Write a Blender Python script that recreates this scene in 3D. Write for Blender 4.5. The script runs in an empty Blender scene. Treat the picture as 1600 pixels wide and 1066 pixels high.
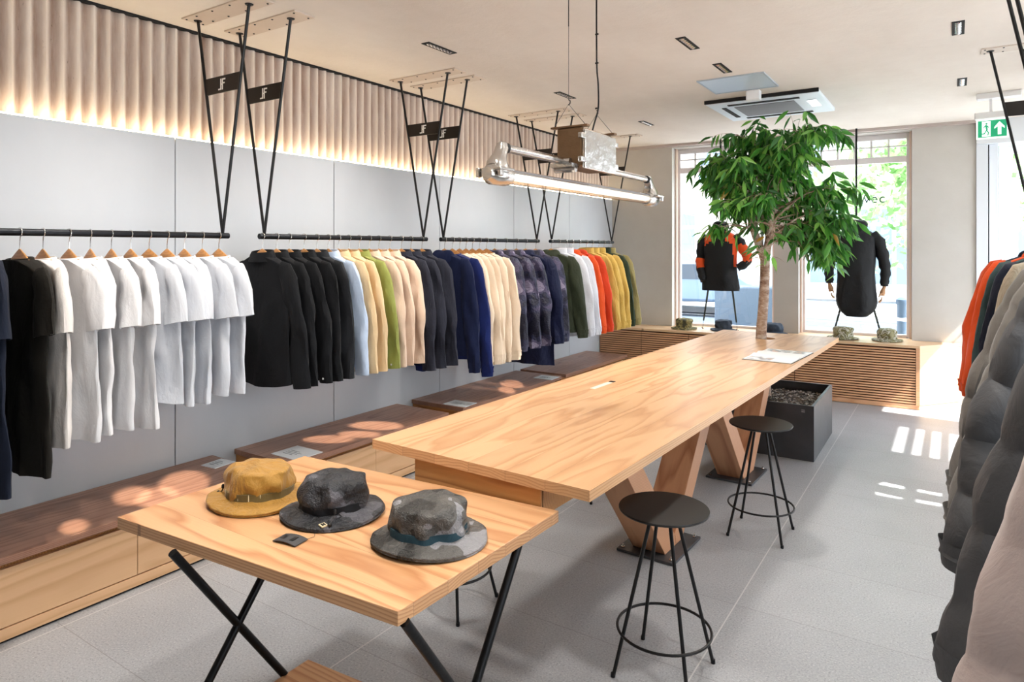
import bpy, bmesh, math, random
from mathutils import Vector, Matrix, noise
random.seed(7)
C = bpy.context.scene.collection
SC = bpy.context.scene
PI = math.pi
TH = math.radians(33.5)

# ------------------------------------------------------------------ camera
cam = bpy.data.objects.new('camera', bpy.data.cameras.new('camera'))
C.objects.link(cam)
cam.location = (0, 0, 1.65)
cam.rotation_euler = (math.radians(90), 0, TH)
cam.data.sensor_width = 36
cam.data.lens = 36 * 1044 / 1600
cam.data.shift_y = -145 / 1600
cam.data.clip_start = 0.05
SC.camera = cam

# ------------------------------------------------------------------ world, sun, exposure
w = bpy.data.worlds.new('world'); SC.world = w; w.use_nodes = True
bg = w.node_tree.nodes['Background']
bg.inputs['Color'].default_value = (0.84, 0.91, 1.0, 1)
bg.inputs['Strength'].default_value = 5.2

sun = bpy.data.lights.new('sun', 'SUN'); sun.energy = 15; sun.angle = math.radians(0.6)
sun.color = (1.0, 0.95, 0.86)
so = bpy.data.objects.new('sun', sun); C.objects.link(so)
so.rotation_euler = Vector((-1, 0.10, -1.3)).to_track_quat('-Z', 'Y').to_euler()

SC.view_settings.view_transform = 'Standard'
SC.view_settings.look = 'None'
SC.view_settings.gamma = 1
SC.view_settings.use_curve_mapping = False
SC.view_settings.exposure = 0.5

def area(name, loc, rot, sx, sy, e, col=(1, 1, 1), parent=None):
    l = bpy.data.lights.new(name, 'AREA'); l.shape = 'RECTANGLE'; l.size = sx; l.size_y = sy
    l.energy = e; l.color = col
    o = bpy.data.objects.new(name, l); C.objects.link(o); o.location = loc; o.rotation_euler = rot
    if parent: o.parent = parent
    return o

# ------------------------------------------------------------------ helpers
def link(name, me, mat=None, parent=None):
    o = bpy.data.objects.new(name, me); C.objects.link(o)
    if mat is not None: me.materials.append(mat)
    if parent is not None: o.parent = parent
    return o

class MB:
    def __init__(s): s.v = []; s.f = []; s.m = []; s.mi = 0
    def quadring(s, rings, closed=True, cap0=False, cap1=False):
        base = len(s.v); n = len(rings[0])
        for r in rings: s.v.extend([tuple(p) for p in r])
        for i in range(len(rings) - 1):
            for j in range(n if closed else n - 1):
                a = base + i * n + j; b = base + i * n + (j + 1) % n
                s.f.append((a, b, b + n, a + n)); s.m.append(s.mi)
        if cap0: s.f.append(tuple(base + j for j in range(n))[::-1]); s.m.append(s.mi)
        if cap1: s.f.append(tuple(base + (len(rings) - 1) * n + j for j in range(n))); s.m.append(s.mi)
        return s
    def prism(s, poly, z0, z1):
        return s.quadring([[(x, y, z0) for x, y in poly], [(x, y, z1) for x, y in poly]], True, True, True)
    def hexa(s, p):
        b = len(s.v); s.v.extend([tuple(q) for q in p])
        for f in ((0, 3, 2, 1), (4, 5, 6, 7), (0, 1, 5, 4), (1, 2, 6, 5), (2, 3, 7, 6), (3, 0, 4, 7)):
            s.f.append(tuple(b + i for i in f)); s.m.append(s.mi)
        return s
    def box(s, x0, x1, y0, y1, z0, z1):
        return s.hexa([(x0, y0, z0), (x1, y0, z0), (x1, y1, z0), (x0, y1, z0), (x0, y0, z1), (x1, y0, z1), (x1, y1, z1), (x0, y1, z1)])
    def tube(s, pts, r, n=10, cap=True):
        pts = [Vector(p) for p in pts]; rings = []
        rs = r if isinstance(r, (list, tuple)) else [r] * len(pts)
        up = None
        for i, p in enumerate(pts):
            d = (pts[min(i + 1, len(pts) - 1)] - pts[max(i - 1, 0)]).normalized()
            if up is None:
                up = Vector((0, 0, 1)) if abs(d.z) < .9 else Vector((1, 0, 0))
            a = d.cross(up)
            if a.length < 1e-4: a = d.orthogonal()
            a.normalize(); b = a.cross(d).normalized(); up = b
            rings.append([p + rs[i] * (math.cos(t) * a + math.sin(t) * b) for t in [2 * PI * k / n for k in range(n)]])
        return s.quadring(rings, True, cap, cap)
    def lathe(s, prof, n=32, c=(0, 0, 0)):
        rings = [[(c[0] + r * math.cos(2 * PI * k / n), c[1] + r * math.sin(2 * PI * k / n), c[2] + z) for k in range(n)] for r, z in prof]
        return s.quadring(rings, True, True, True)
    def face(s, pts):
        b = len(s.v); s.v.extend([tuple(p) for p in pts]); s.f.append(tuple(range(b, b + len(pts)))); s.m.append(s.mi); return s
    def build(s, name, mats=None, parent=None, smooth=False, bevel=0, loc=None, rz=0, subsurf=0):
        me = bpy.data.meshes.new(name); me.from_pydata(s.v, [], s.f)
        if mats is not None:
            for m in (mats if isinstance(mats, (list, tuple)) else [mats]): me.materials.append(m)
        for p, mi in zip(me.polygons, s.m): p.material_index = mi
        bm = bmesh.new(); bm.from_mesh(me); bmesh.ops.recalc_face_normals(bm, faces=bm.faces); bm.to_mesh(me); bm.free()
        if smooth:
            for p in me.polygons: p.use_smooth = True
        o = bpy.data.objects.new(name, me); C.objects.link(o)
        if parent is not None: o.parent = parent
        if loc: o.location = loc
        if rz: o.rotation_euler = (0, 0, rz)
        if bevel:
            b = o.modifiers.new('bevel', 'BEVEL'); b.width = bevel; b.segments = 2; b.limit_method = 'ANGLE'
        if subsurf:
            b = o.modifiers.new('sub', 'SUBSURF'); b.levels = subsurf; b.render_levels = subsurf
        if smooth and not subsurf:
            me.update()
            try:
                me.set_sharp_from_angle(angle=math.radians(40))
            except Exception: pass
        return o

def thing(name, label, cat, loc=(0, 0, 0), rz=0, group=None):
    o = bpy.data.objects.new(name, None); C.objects.link(o); o.location = loc; o.rotation_euler = (0, 0, rz)
    o.empty_display_size = .1
    o['label'] = label; o['category'] = cat
    if group: o['group'] = group
    return o
def tag(o, label, cat, group=None):
    o['label'] = label; o['category'] = cat
    if group: o['group'] = group
    return o
def struct(o): o['kind'] = 'structure'; return o
def dup(root, loc, rz, label, group=None):
    r = root.copy(); C.objects.link(r); r.location = loc; r.rotation_euler = (0, 0, rz)
    r['label'] = label
    if group: r['group'] = group
    for ch in list(root.children):
        c = ch.copy(); C.objects.link(c); c.parent = r
        for g in ch.children:
            d = g.copy(); C.objects.link(d); d.parent = c
    return r
ORD = ['first', 'second', 'third', 'fourth', 'fifth', 'sixth', 'seventh', 'eighth', 'ninth', 'tenth', 'eleventh', 'twelfth', 'thirteenth', 'fourteenth', 'fifteenth']

# ------------------------------------------------------------------ materials
def hexc(h):
    h = h.lstrip('#'); v = [int(h[i:i + 2], 16) / 255 for i in (0, 2, 4)]
    return tuple((c / 12.92 if c <= .04045 else ((c + .055) / 1.055) ** 2.4) for c in v) + (1,)

class NT:
    def __init__(s, name):
        s.mat = bpy.data.materials.new(name); s.mat.use_nodes = True
        s.t = s.mat.node_tree; s.bsdf = s.t.nodes['Principled BSDF']
        s.obj = s.n('ShaderNodeTexCoord').outputs['Object']
    def n(s, typ, ins=None, **kw):
        nd = s.t.nodes.new(typ)
        for k, v in kw.items(): setattr(nd, k, v)
        for k, v in (ins or {}).items(): s.put(nd.inputs[k], v)
        return nd
    def put(s, sock, v):
        if hasattr(v, 'is_output') or isinstance(v, bpy.types.NodeSocket): s.t.links.new(v, sock)
        else: sock.default_value = v
    def math(s, op, a, b=0.0, c=0.0):
        nd = s.n('ShaderNodeMath', operation=op); s.put(nd.inputs[0], a); s.put(nd.inputs[1], b); s.put(nd.inputs[2], c); return nd.outputs[0]
    def sep(s, v): nd = s.n('ShaderNodeSeparateXYZ', {0: v}); return nd.outputs
    def comb(s, x, y, z): return s.n('ShaderNodeCombineXYZ', {0: x, 1: y, 2: z}).outputs[0]
    def noise(s, v, scale=5, detail=4, rough=.5):
        return s.n('ShaderNodeTexNoise', {'Vector': v, 'Scale': scale, 'Detail': detail, 'Roughness': rough}).outputs['Fac']
    def scale(s, v, k): 
        nd = s.n('ShaderNodeVectorMath', operation='MULTIPLY'); s.put(nd.inputs[0], v); nd.inputs[1].default_value = k; return nd.outputs[0]
    def ramp(s, f, stops, interp='LINEAR'):
        nd = s.n('ShaderNodeValToRGB'); s.put(nd.inputs[0], f); cr = nd.color_ramp; cr.interpolation = interp
        while len(cr.elements) < len(stops): cr.elements.new(.5)
        for e, (p, c) in zip(cr.elements, stops): e.position = p; e.color = c if len(c) == 4 else (*c, 1)
        return nd.outputs[0]
    def mix(s, f, a, b, mode='MIX'):
        nd = s.n('ShaderNodeMix', data_type='RGBA', blend_type=mode); s.put(nd.inputs[0], f); s.put(nd.inputs[6], a); s.put(nd.inputs[7], b); return nd.outputs[2]
    def bump(s, h, strength=.3, dist=.01):
        nd = s.n('ShaderNodeBump', {'Height': h, 'Strength': strength, 'Distance': dist}); s.t.links.new(nd.outputs[0], s.bsdf.inputs['Normal'])
    def col(s, v): s.put(s.bsdf.inputs['Base Color'], v)
    def set(s, **k):
        for a, v in k.items(): s.put(s.bsdf.inputs[a.replace('_', ' ')], v)
        return s

def plain(name, h, rough=.5, metal=0, bump=0, bscale=40, var=0, emit=0, spec=.5):
    N = NT(name); c = hexc(h) if isinstance(h, str) else (*h, 1)
    if var:
        f = N.noise(N.obj, 6, 4); N.col(N.mix(f, tuple(x * (1 - var) for x in c[:3]) + (1,), tuple(min(1, x * (1 + var)) for x in c[:3]) + (1,)))
    else: N.col(c)
    N.set(Roughness=rough, Metallic=metal)
    N.bsdf.inputs['Specular IOR Level'].default_value = spec
    if bump: N.bump(N.noise(N.obj, bscale, 4), bump, .01)
    if emit:
        N.bsdf.inputs['Emission Color'].default_value = c; N.bsdf.inputs['Emission Strength'].default_value = emit
    return N.mat

def wood(name, light, dark, axis='Y', plank=.14, freq=110, rough=.42, contrast=1.0, across='X', tint=.25, shear=0.0):
    N = NT(name); sx, sy, sz = N.sep(N.obj)
    if shear: sy = N.math('ADD', sy, N.math('MULTIPLY', sz, shear))
    d = {'X': sx, 'Y': sy, 'Z': sz}
    L = d[axis]; A = d[across]; T = d[[k for k in 'XYZ' if k not in (axis, across)][0]]
    idn = N.math('FLOOR', N.math('DIVIDE', A, plank))
    rn = N.n('ShaderNodeTexWhiteNoise', noise_dimensions='1D'); N.put(rn.inputs['W'], N.math('ADD', idn, 3.3))
    r0, r1, r2 = N.sep(rn.outputs['Color'])
    fx = N.math('MULTIPLY', N.math('SUBTRACT', N.math('FRACT', N.math('DIVIDE', A, plank)), .5), plank)
    cx = N.math('ADD', fx, N.math('MULTIPLY', N.math('SUBTRACT', r0, .5), .16))
    cz = N.math('ADD', T, N.math('MULTIPLY', r1, .12))
    Ly = N.math('ADD', L, N.math('MULTIPLY', r2, 17.0))
    v = N.comb(N.math('MULTIPLY', cx, 4.0), N.math('MULTIPLY', Ly, .75), N.math('MULTIPLY', cz, 4.0))
    n1 = N.noise(v, 1.2, 2.5, .5)
    rad = N.math('SQRT', N.math('ADD', N.math('MULTIPLY', cx, cx), N.math('MULTIPLY', cz, cz)))
    rad = N.math('ADD', rad, N.math('MULTIPLY', n1, .055))
    ring = N.math('FRACT', N.math('MULTIPLY', rad, freq))
    c1 = hexc(light); c2 = hexc(dark)
    rg = N.ramp(ring, [(0, (0, 0, 0)), (.45, (.12,) * 3), (.82, (.9,) * 3), (1, (.05,) * 3)])
    fib = N.noise(N.comb(N.math('MULTIPLY', A, 160), N.math('MULTIPLY', Ly, 3), N.math('MULTIPLY', T, 160)), 1, 3, .6)
    f = N.math('MULTIPLY', N.math('ADD', N.math('MULTIPLY', rg, .75), N.math('MULTIPLY', fib, .25)), contrast)
    base = N.mix(f, c1, c2)
    base = N.mix(N.math('MULTIPLY', r1, tint), base, tuple(x * .62 for x in c2[:3]) + (1,))
    seam = N.math('GREATER_THAN', N.math('ABSOLUTE', fx), plank / 2 - .0006)
    base = N.mix(N.math('MULTIPLY', seam, .5), base, (.08, .04, .02, 1))
    # small knots
    vo = N.n('ShaderNodeTexVoronoi', {'Vector': N.comb(N.math('MULTIPLY', A, 1.6), N.math('MULTIPLY', L, .9), 0.0), 'Scale': 1.7})
    kn = N.math('LESS_THAN', vo.outputs['Distance'], .028)
    base = N.mix(N.math('MULTIPLY', kn, .7), base, (.07, .03, .015, 1))
    N.col(base); N.set(Roughness=rough); N.bump(f, .12, .002)
    return N.mat

def fabric(name, h, rough=.9, var=.18, weave=900, bump=.25, sheen=.3, iso=False):
    N = NT(name); c = hexc(h)
    f = N.noise(N.obj, 9, 5, .6); f2 = N.noise(N.obj, weave / 3, 2)
    N.col(N.mix(N.math('ADD', N.math('MULTIPLY', f, .7), N.math('MULTIPLY', f2, .3)), tuple(x * (1 - var) for x in c[:3]) + (1,), tuple(min(1, x * (1 + var)) for x in c[:3]) + (1,)))
    N.set(Roughness=rough); N.bsdf.inputs['Sheen Weight'].default_value = sheen * (.05 if max(c[:3]) < .1 else .5)
    N.bsdf.inputs['Specular IOR Level'].default_value = .25
    h1 = N.n('ShaderNodeTexNoise', {'Vector': N.scale(N.obj, (1, 1, 1 if 'padded' in name else .5)), 'Scale': 11, 'Detail': 5, 'Roughness': .55, 'Distortion': .7}).outputs['Fac']
    N.bump(h1, min(1, bump * (.6 if 'padded' in name else 1.3)), .03)
    return N.mat
def camo(name, cols, scale=9, rough=.8, bump=.3):
    N = NT(name); f = N.noise(N.obj, scale, 2, .4)
    n = len(cols); st = [(.32 + .36 * i / n if i else 0, hexc(c)) for i, c in enumerate(cols)]
    N.col(N.ramp(f, st, 'CONSTANT')); N.set(Roughness=rough); N.bump(N.noise(N.obj, 22, 5, .65), bump, .03)
    return N.mat

M = {}
M['table'] = wood('fir_table_wood', '#e2b88c', '#b27a4b', 'Y', .17, 95, .36, .8, tint=.3)
M['ftable'] = wood('fir_display_wood', '#dfb285', '#a96b3d', 'X', .135, 105, .38, .9, across='Y', tint=.2)
M['beam'] = wood('fir_beam_wood', '#dda981', '#9a5a38', 'Z', .3, 90, .5, .8, across='X', tint=.1, shear=.86)
M['beam2'] = wood('fir_beam_wood_reverse', '#dda981', '#9a5a38', 'Z', .3, 90, .5, .8, across='X', tint=.1, shear=-.86)
M['recess'] = plain('slat_gap_shade', '#5d3a26', .7)  # darkened so the gaps between the counter slats read as shade
M['drawer'] = wood('fir_drawer_wood', '#d39a5c', '#8d4f22', 'X', .3, 90, .45, .9, across='Z', tint=.15)
M['benchtop'] = wood('bench_top_wood', '#b98f78', '#7a4c3c', 'Y', .1, 120, .36, .9, tint=.35)
M['benchfront'] = wood('bench_front_wood', '#e6bd92', '#c28f62', 'Y', .4, 60, .5, .7, across='Z', tint=.1)
M['slat'] = wood('slat_wood', '#e8b68c', '#bd7f56', 'X', .5, 90, .5, .7, across='Z', tint=.1)
M['countertop'] = wood('counter_top_wood', '#e5c39c', '#c0926a', 'X', .15, 90, .4, .6, across='Y', tint=.15)
M['hanger'] = wood('hanger_wood', '#d59a5a', '#a5662e', 'X', .5, 220, .35, .7, across='Y', tint=.1)
M['black'] = plain('black_powder_coat', '#141416', .42, .3)
M['blacktube'] = plain('black_steel_tube', '#1b1c1e', .35, .7, bump=.1)
M['rail'] = plain('blackened_steel_rail', '#26282c', .4, .8, bump=.2, bscale=60, var=.3)
M['steel'] = plain('dark_steel_plate', '#4c4e52', .42, .55, bump=.1, bscale=15, var=.4)
M['chrome'] = plain('polished_steel', '#d8d8d8', .18, 1)
M['alu'] = plain('polished_aluminium', '#cfccc8', .24, 1, bump=.35, bscale=22)
M['alud'] = plain('raw_cast_aluminium', '#8a6f55', .5, .85, bump=.6, bscale=30, var=.35)
M['white'] = plain('white_paint', '#eceef0', .5)
M['whitepl'] = plain('white_plastic', '#f2f3f4', .35)
M['grille'] = plain('grey_grille', '#8c8c92', .7, bump=.5, bscale=180)
M['dark'] = plain('dark_void', '#0c0c0e', .8)
M['paper'] = plain('white_card', '#e3e8ee', .6)
M['logo'] = plain('white_print', '#f4f4f2', .5)
M['bark'] = None

# wall panel: smooth grey, faint clouding
N = NT('grey_wall_panel'); f = N.noise(N.scale(N.obj, (1, 1, .5)), 1.6, 5, .55)
N.col(N.mix(f, hexc('#b9bfc6'), hexc('#d0d4d9'))); N.set(Roughness=.55); N.bump(N.noise(N.obj, 60, 3), .04, .01); M['panel'] = N.mat
# corrugated rendered sheet
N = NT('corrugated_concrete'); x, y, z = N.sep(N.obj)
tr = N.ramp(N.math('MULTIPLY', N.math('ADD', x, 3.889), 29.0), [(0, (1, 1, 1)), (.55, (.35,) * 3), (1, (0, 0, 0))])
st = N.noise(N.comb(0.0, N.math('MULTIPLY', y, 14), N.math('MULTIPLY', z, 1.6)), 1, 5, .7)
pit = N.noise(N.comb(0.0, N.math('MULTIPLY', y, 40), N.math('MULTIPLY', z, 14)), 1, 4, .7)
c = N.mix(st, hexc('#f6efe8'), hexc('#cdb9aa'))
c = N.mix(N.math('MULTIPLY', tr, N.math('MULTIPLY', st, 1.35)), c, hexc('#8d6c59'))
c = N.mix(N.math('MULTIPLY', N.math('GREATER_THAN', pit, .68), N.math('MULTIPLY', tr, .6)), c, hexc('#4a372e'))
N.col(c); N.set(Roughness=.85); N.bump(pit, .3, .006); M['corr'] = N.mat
# ceiling plaster
N = NT('trowelled_ceiling_plaster')
f = N.noise(N.scale(N.obj, (1, .45, 1)), 1.3, 6, .62); g = N.noise(N.scale(N.obj, (.9, 2.5, 1)), 3.4, 6, .7)
c = N.mix(f, hexc('#c3b6aa'), hexc('#eee9e2')); c = N.mix(N.math('MULTIPLY', g, .35), c, hexc('#efe6dd'))
N.col(c); N.set(Roughness=.8); N.bump(N.noise(N.obj, 18, 6, .7), .25, .012); M['ceil'] = N.mat
# end wall plaster
N = NT('grey_clay_plaster'); f = N.noise(N.obj, 2.0, 6, .6)
N.col(N.mix(f, hexc('#bab5ae'), hexc('#d2cec8'))); N.set(Roughness=.85); N.bump(N.noise(N.obj, 30, 5, .7), .12, .01); M['plaster'] = N.mat
# floor tiles 1.2 x 0.6
N = NT('speckled_stone_tiles'); x, y, z = N.sep(N.obj)
tx = N.math('DIVIDE', N.math('ADD', x, .845 + 12), 1.2); ty = N.math('DIVIDE', N.math('ADD', y, 12 - 1.95), .6)
ex = N.math('MULTIPLY', N.math('ABSOLUTE', N.math('SUBTRACT', N.math('FRACT', N.math('ADD', tx, .5)), .5)), 1.2)
ey = N.math('MULTIPLY', N.math('ABSOLUTE', N.math('SUBTRACT', N.math('FRACT', N.math('ADD', ty, .5)), .5)), .6)
gx = N.math('LESS_THAN', ex, .0028); gy = N.math('LESS_THAN', ey, .0016)
wn = N.n('ShaderNodeTexWhiteNoise', {'Vector': N.comb(N.math('FLOOR', tx), N.math('FLOOR', ty), 0.0)}, noise_dimensions='3D').outputs['Value']
sp = N.noise(N.obj, 120, 5, .8); cl = N.noise(N.obj, 2.6, 5, .6)
c = N.mix(cl, hexc('#8e9196'), hexc('#a9acb1'))
c = N.mix(N.math('MULTIPLY', wn, .25), c, hexc('#adb0b4'))
c = N.mix(N.ramp(sp, [(.36, (.8,) * 3), (.47, (0, 0, 0))]), c, hexc('#6c6c6d'))
c = N.mix(N.ramp(sp, [(.56, (0, 0, 0)), (.66, (.8,) * 3)]), c, hexc('#cfcfd1'))
c = N.mix(N.math('MULTIPLY', gy, .6), c, hexc('#6e6c6a')); c = N.mix(N.math('MULTIPLY', gx, .8), c, hexc('#c9c9c8'))
N.col(c); N.set(Roughness=.42); N.bump(N.math('ADD', sp, N.math('MULTIPLY', N.math('ADD', gx, gy), -1.0)), .06, .004); M['floor'] = N.mat
# glass
N = NT('window_glass'); N.col((1, 1, 1, 1)); N.set(Roughness=0.0)
g = N.n('ShaderNodeBsdfTransparent'); gl = N.n('ShaderNodeBsdfGlossy', {'Roughness': 0.0}); mx = N.n('ShaderNodeMixShader', {0: .05})
N.t.links.new(g.outputs[0], mx.inputs[1]); N.t.links.new(gl.outputs[0], mx.inputs[2])
N.t.links.new(mx.outputs[0], [n for n in N.t.nodes if n.type == 'OUTPUT_MATERIAL'][0].inputs[0]); M['glass'] = N.mat

# ================================================================== ROOM
CH = 2.97
XL = -3.81
AE = math.radians(3.3)
E0 = Vector((-3.81, 8.19)); EU = Vector((math.cos(AE), math.sin(AE))); EN = Vector((-math.sin(AE), math.cos(AE)))
def ep(u, d, z=0):
    p = E0 + EU * u + EN * d; return (p.x, p.y, z)
def ebox(mb, u0, u1, d0, d1, z0, z1):
    mb.hexa([ep(u0, d0, z0), ep(u1, d0, z0), ep(u1, d1, z0), ep(u0, d1, z0), ep(u0, d0, z1), ep(u1, d0, z1), ep(u1, d1, z1), ep(u0, d1, z1)])
def ray(px, py):
    x = (px - 800) / 1044; return (math.cos(TH) * x - math.sin(TH), math.sin(TH) * x + math.cos(TH), -(py - 388) / 1044)
def eu(px, d=0):   # distance along the end wall seen in this direction
    r = ray(px, 0); o = E0 + EN * d
    # o + u*EU = t*r
    det = EU.x * -r[1] + EU.y * r[0]
    return ((-o.x) * -r[1] - (-r[0]) * (-o.y)) / det
XR = 1.25

struct(MB().box(-4.2, XR + .2, -3.2, 9.0, -.1, 0).build('floor', M['floor']))
struct(MB().box(-4.2, XR + .2, -3.2, 8.85, CH, CH + .15).build('ceiling', M['ceil']))
# left wall: corrugated sheet above, grey panels below
mb = MB(); xs = []
ys = [-3.2 + i * .0078 for i in range(int(11.9 / .0078))]
wl = lambda y: -3.872 + .017 * math.sin(2 * PI * y / .0755 )
mb.quadring([[(wl(y), y, zz) for y in ys] for zz in (2.20, 2.5, CH - .012)], False)
mb.box(-4.2, -3.9, -3.2, 9.0, 0, CH)
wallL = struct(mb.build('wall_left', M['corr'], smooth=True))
mb = MB(); seams = [-3.2, -2.62, -1.42, -.22, .98, 2.178, 3.381, 4.593, 5.792, 6.996, 8.19]
for a, b in zip(seams[:-1], seams[1:]):
    MB().box(-3.85, XL, a + .003, b - .003, 0, 2.30).build('panel', M['panel'], wallL, bevel=.002)
MB().box(-3.9, -3.852, -3.2, 8.6, 0, 2.18).build('backing', M['dark'], wallL)
M['led'] = plain('led_strip', (1.0, .80, .52), .5, emit=13)
s = tag(MB().box(-3.846, -3.818, -3.2, 8.17, 2.302, 2.308).build('led_strip_light', M['led']), 'warm glowing LED strip along the top edge of the grey wall panels', 'light strip')
struct(MB().box(-3.87, -3.845, -3.2, 8.4, CH - .014, CH).build('trim_1', M['dark']))
# wall behind the camera
struct(MB().box(-4.2, XR + .2, -3.4, -3.2, 0, CH).build('wall_back', M['plaster']))
# right wall (shop front on the side street): plinth, piers, header; big openings between
mb = MB(); T = .2
for a, b in ((-3.2, .3), (2.35, 2.6), (4.65, 4.88), (5.36, 6.05), (6.97, 7.5), (8.36, 8.9)):
    mb.box(XR, XR + T, a, b, 0, CH)
mb.box(XR, XR + T, .3, 4.65, 2.8, CH); mb.box(XR, XR + T, 6.05, 6.97, 2.5, CH); mb.box(XR, XR + T, 7.5, 8.36, 2.67, CH)
mb.box(XR, XR + T, 4.88, 5.36, 2.52, CH); mb.box(XR, XR + T, 4.88, 5.36, 0, 1.72)
mb.box(XR, XR + T, .3, 4.65, 0, .7)
struct(mb.build('wall_right', M['plaster']))
# added unseen sun blocker, shaped as an awning over the long side window
mb = MB(); mb.hexa([(XR + T, .1, 2.84), (XR + 1.9, .1, 2.5), (XR + 1.9, 4.86, 2.5), (XR + T, 4.86, 2.84), (XR + T, .1, 2.88), (XR + 1.9, .1, 2.54), (XR + 1.9, 4.86, 2.54), (XR + T, 4.86, 2.88)])
struct(mb.build('trim_9', plain('sun_blocker_cloth', '#d8d5cc', .9)))
# end wall with two window openings
U = {k: eu(v) for k, v in dict(a=1050, b=1209, c=1247.6, d=1425, e=1525).items()}
mb = MB(); WT = .34; SZ = .656
ebox(mb, -.2, U['a'], 0, WT, 0, CH); ebox(mb, U['b'], U['c'], 0, WT, 0, CH); ebox(mb, U['d'], U['e'], 0, WT, 0, CH)
for a, b in (('a', 'b'), ('c', 'd')):
    ebox(mb, U[a], U[b], 0, WT, 0, SZ - .03); ebox(mb, U[a], U[b], 0, WT, 2.93, CH)
struct(mb.build('wall_end', M['plaster']))
M['ceiltrim'] = plain('ceiling_trim_paint', '#b9aca6', .7)
mb = MB(); ebox(mb, 0, U['e'], -.07, 0, CH - .03, CH); struct(mb.build('trim_2', M['ceiltrim']))
# windows
M['frame'] = plain('window_frame_paint', '#e4dfe0', .45)
M['frame2'] = plain('window_bead_wood', '#e6cdbd', .5)
for idx, (a, b, mul) in enumerate(((U['a'], U['b'], 4), (U['c'], U['d'], 8))):
    r = bpy.data.objects.new('window_%d' % (idx + 1), None); C.objects.link(r); struct(r)
    d0, d1 = .2, .27; fw = .05; tz = 2.61 if idx else 2.62
    mb = MB()
    ebox(mb, a, a + fw, d0, d1, SZ, 2.93); ebox(mb, b - fw, b, d0, d1, SZ, 2.93); ebox(mb, a + fw, b - fw, d0, d1, 2.87, 2.93); ebox(mb, a + fw, b - fw, d0, d1, SZ - .02, SZ + .03)
    mb.build('window_frame', M['frame'], r, bevel=.004)
    mb = MB(); ebox(mb, a + .002, a + .022, .12, .2, SZ, 2.93); ebox(mb, b - .022, b - .002, .12, .2, SZ, 2.93); mb.build('reveal_bead', M['frame2'], r)
    mb = MB(); ebox(mb, a + fw, b - fw, d0 + .01, d1 - .01, tz, tz + .07); mb.build('transom', M['frame'], r, bevel=.003)
    mb = MB(); k0, k1 = a + fw, b - fw; n = 6
    for i in range(1, n): 
        u = k0 + (k1 - k0) * i / n; ebox(mb, u - .01, u + .01, d0 + .02, d1 - .02, tz + .07, 2.87)
    ebox(mb, k0, k1, d0 + .02, d1 - .02, 2.785, 2.80)
    mb.build('glazing_bars', M['frame'], r)
    mb = MB(); ebox(mb, k0, k1, d0 + .03, d0 + .036, SZ + .03, 2.87); mb.build('pane', M['glass'], r)
    if idx:
        for ch, pxl in (('v', 1349), ('e', 1360.5), ('c', 1373)):
            cu = bpy.data.curves.new('letter', 'FONT'); cu.body = ch; cu.size = .15; cu.extrude = .001
            t = bpy.data.objects.new('tmp', cu); C.objects.link(t); me = bpy.data.meshes.new_from_object(t); bpy.data.objects.remove(t)
            u = eu(pxl, d0 + .02)
            o = link('window_lettering', me, plain('grey_vinyl', '#33454f', .6), r); p = ep(u, d0 + .026, 2.165); o.location = p; o.rotation_euler = (PI / 2, 0, AE)
# entrance door at the right end of the end wall
dr = bpy.data.objects.new('door_1', None); C.objects.link(dr); struct(dr)
ue = U['e']; M['doorfr'] = plain('door_frame_paint', '#d9dde2', .4)
mb = MB()
ebox(mb, ue, ue + .10, -.02, .22, 0, 2.72); ebox(mb, ue + .115, ue + .19, .03, .22, 0, 2.72); ebox(mb, ue + 1.02, ue + 1.1, -.02, .22, 0, 2.72)
ebox(mb, ue, ue + 1.1, -.06, .22, 2.72, CH)
mb.build('door_frame', M['doorfr'], dr, bevel=.004)
mb = MB(); ebox(mb, ue + .1, ue + .115, .05, .2, 0, 2.72); mb.build('shadow_gap', M['dark'], dr)
mb = MB(); ebox(mb, ue + .20, ue + .30, .08, .13, .01, 2.70); ebox(mb, ue + .93, ue + 1.01, .08, .13, .01, 2.70); ebox(mb, ue + .30, ue + .93, .08, .13, .01, .2); ebox(mb, ue + .30, ue + .93, .08, .13, 2.3, 2.36); ebox(mb, ue + .30, ue + .93, .08, .13, 2.62, 2.70)
lf = mb.build('door_leaf', M['white'], dr, bevel=.004)
mb = MB(); ebox(mb, ue + .3, ue + .93, .1, .106, .2, 2.62); mb.build('pane', M['glass'], lf)
mb = MB(); mb.tube([ep(ue + .03, -.02, .96), ep(ue + .03, -.08, .96), ep(ue - .04, -.085, .96)], .009); mb.build('door_handle', M['black'], dr, smooth=True)
# side door / shop window frames in the right wall (cast the barred sun patch)
w3 = bpy.data.objects.new('window_3', None); C.objects.link(w3); struct(w3)
mb = MB(); X0, X1 = XR + .05, XR + .1
for z in (.0, 1.795, 1.96, 2.12): mb.box(X0, X1, 6.05, 6.97, z, z + .026)
mb.box(X0, X1, 6.05, 6.97, 2.30, 2.5)
for z, h in ((1.72, .06), (2.02, .05), (2.32, .2)): mb.box(X0, X1, 4.88, 5.36, z, z + h)
mb.box(X0, X1, 5.10, 5.13, 1.72, 2.5)
mb.build('window_frame', M['frame'], w3)
MB().box(X0 + .02, X0 + .026, 6.05, 6.97, .03, 2.3).build('pane', M['glass'], w3)

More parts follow.
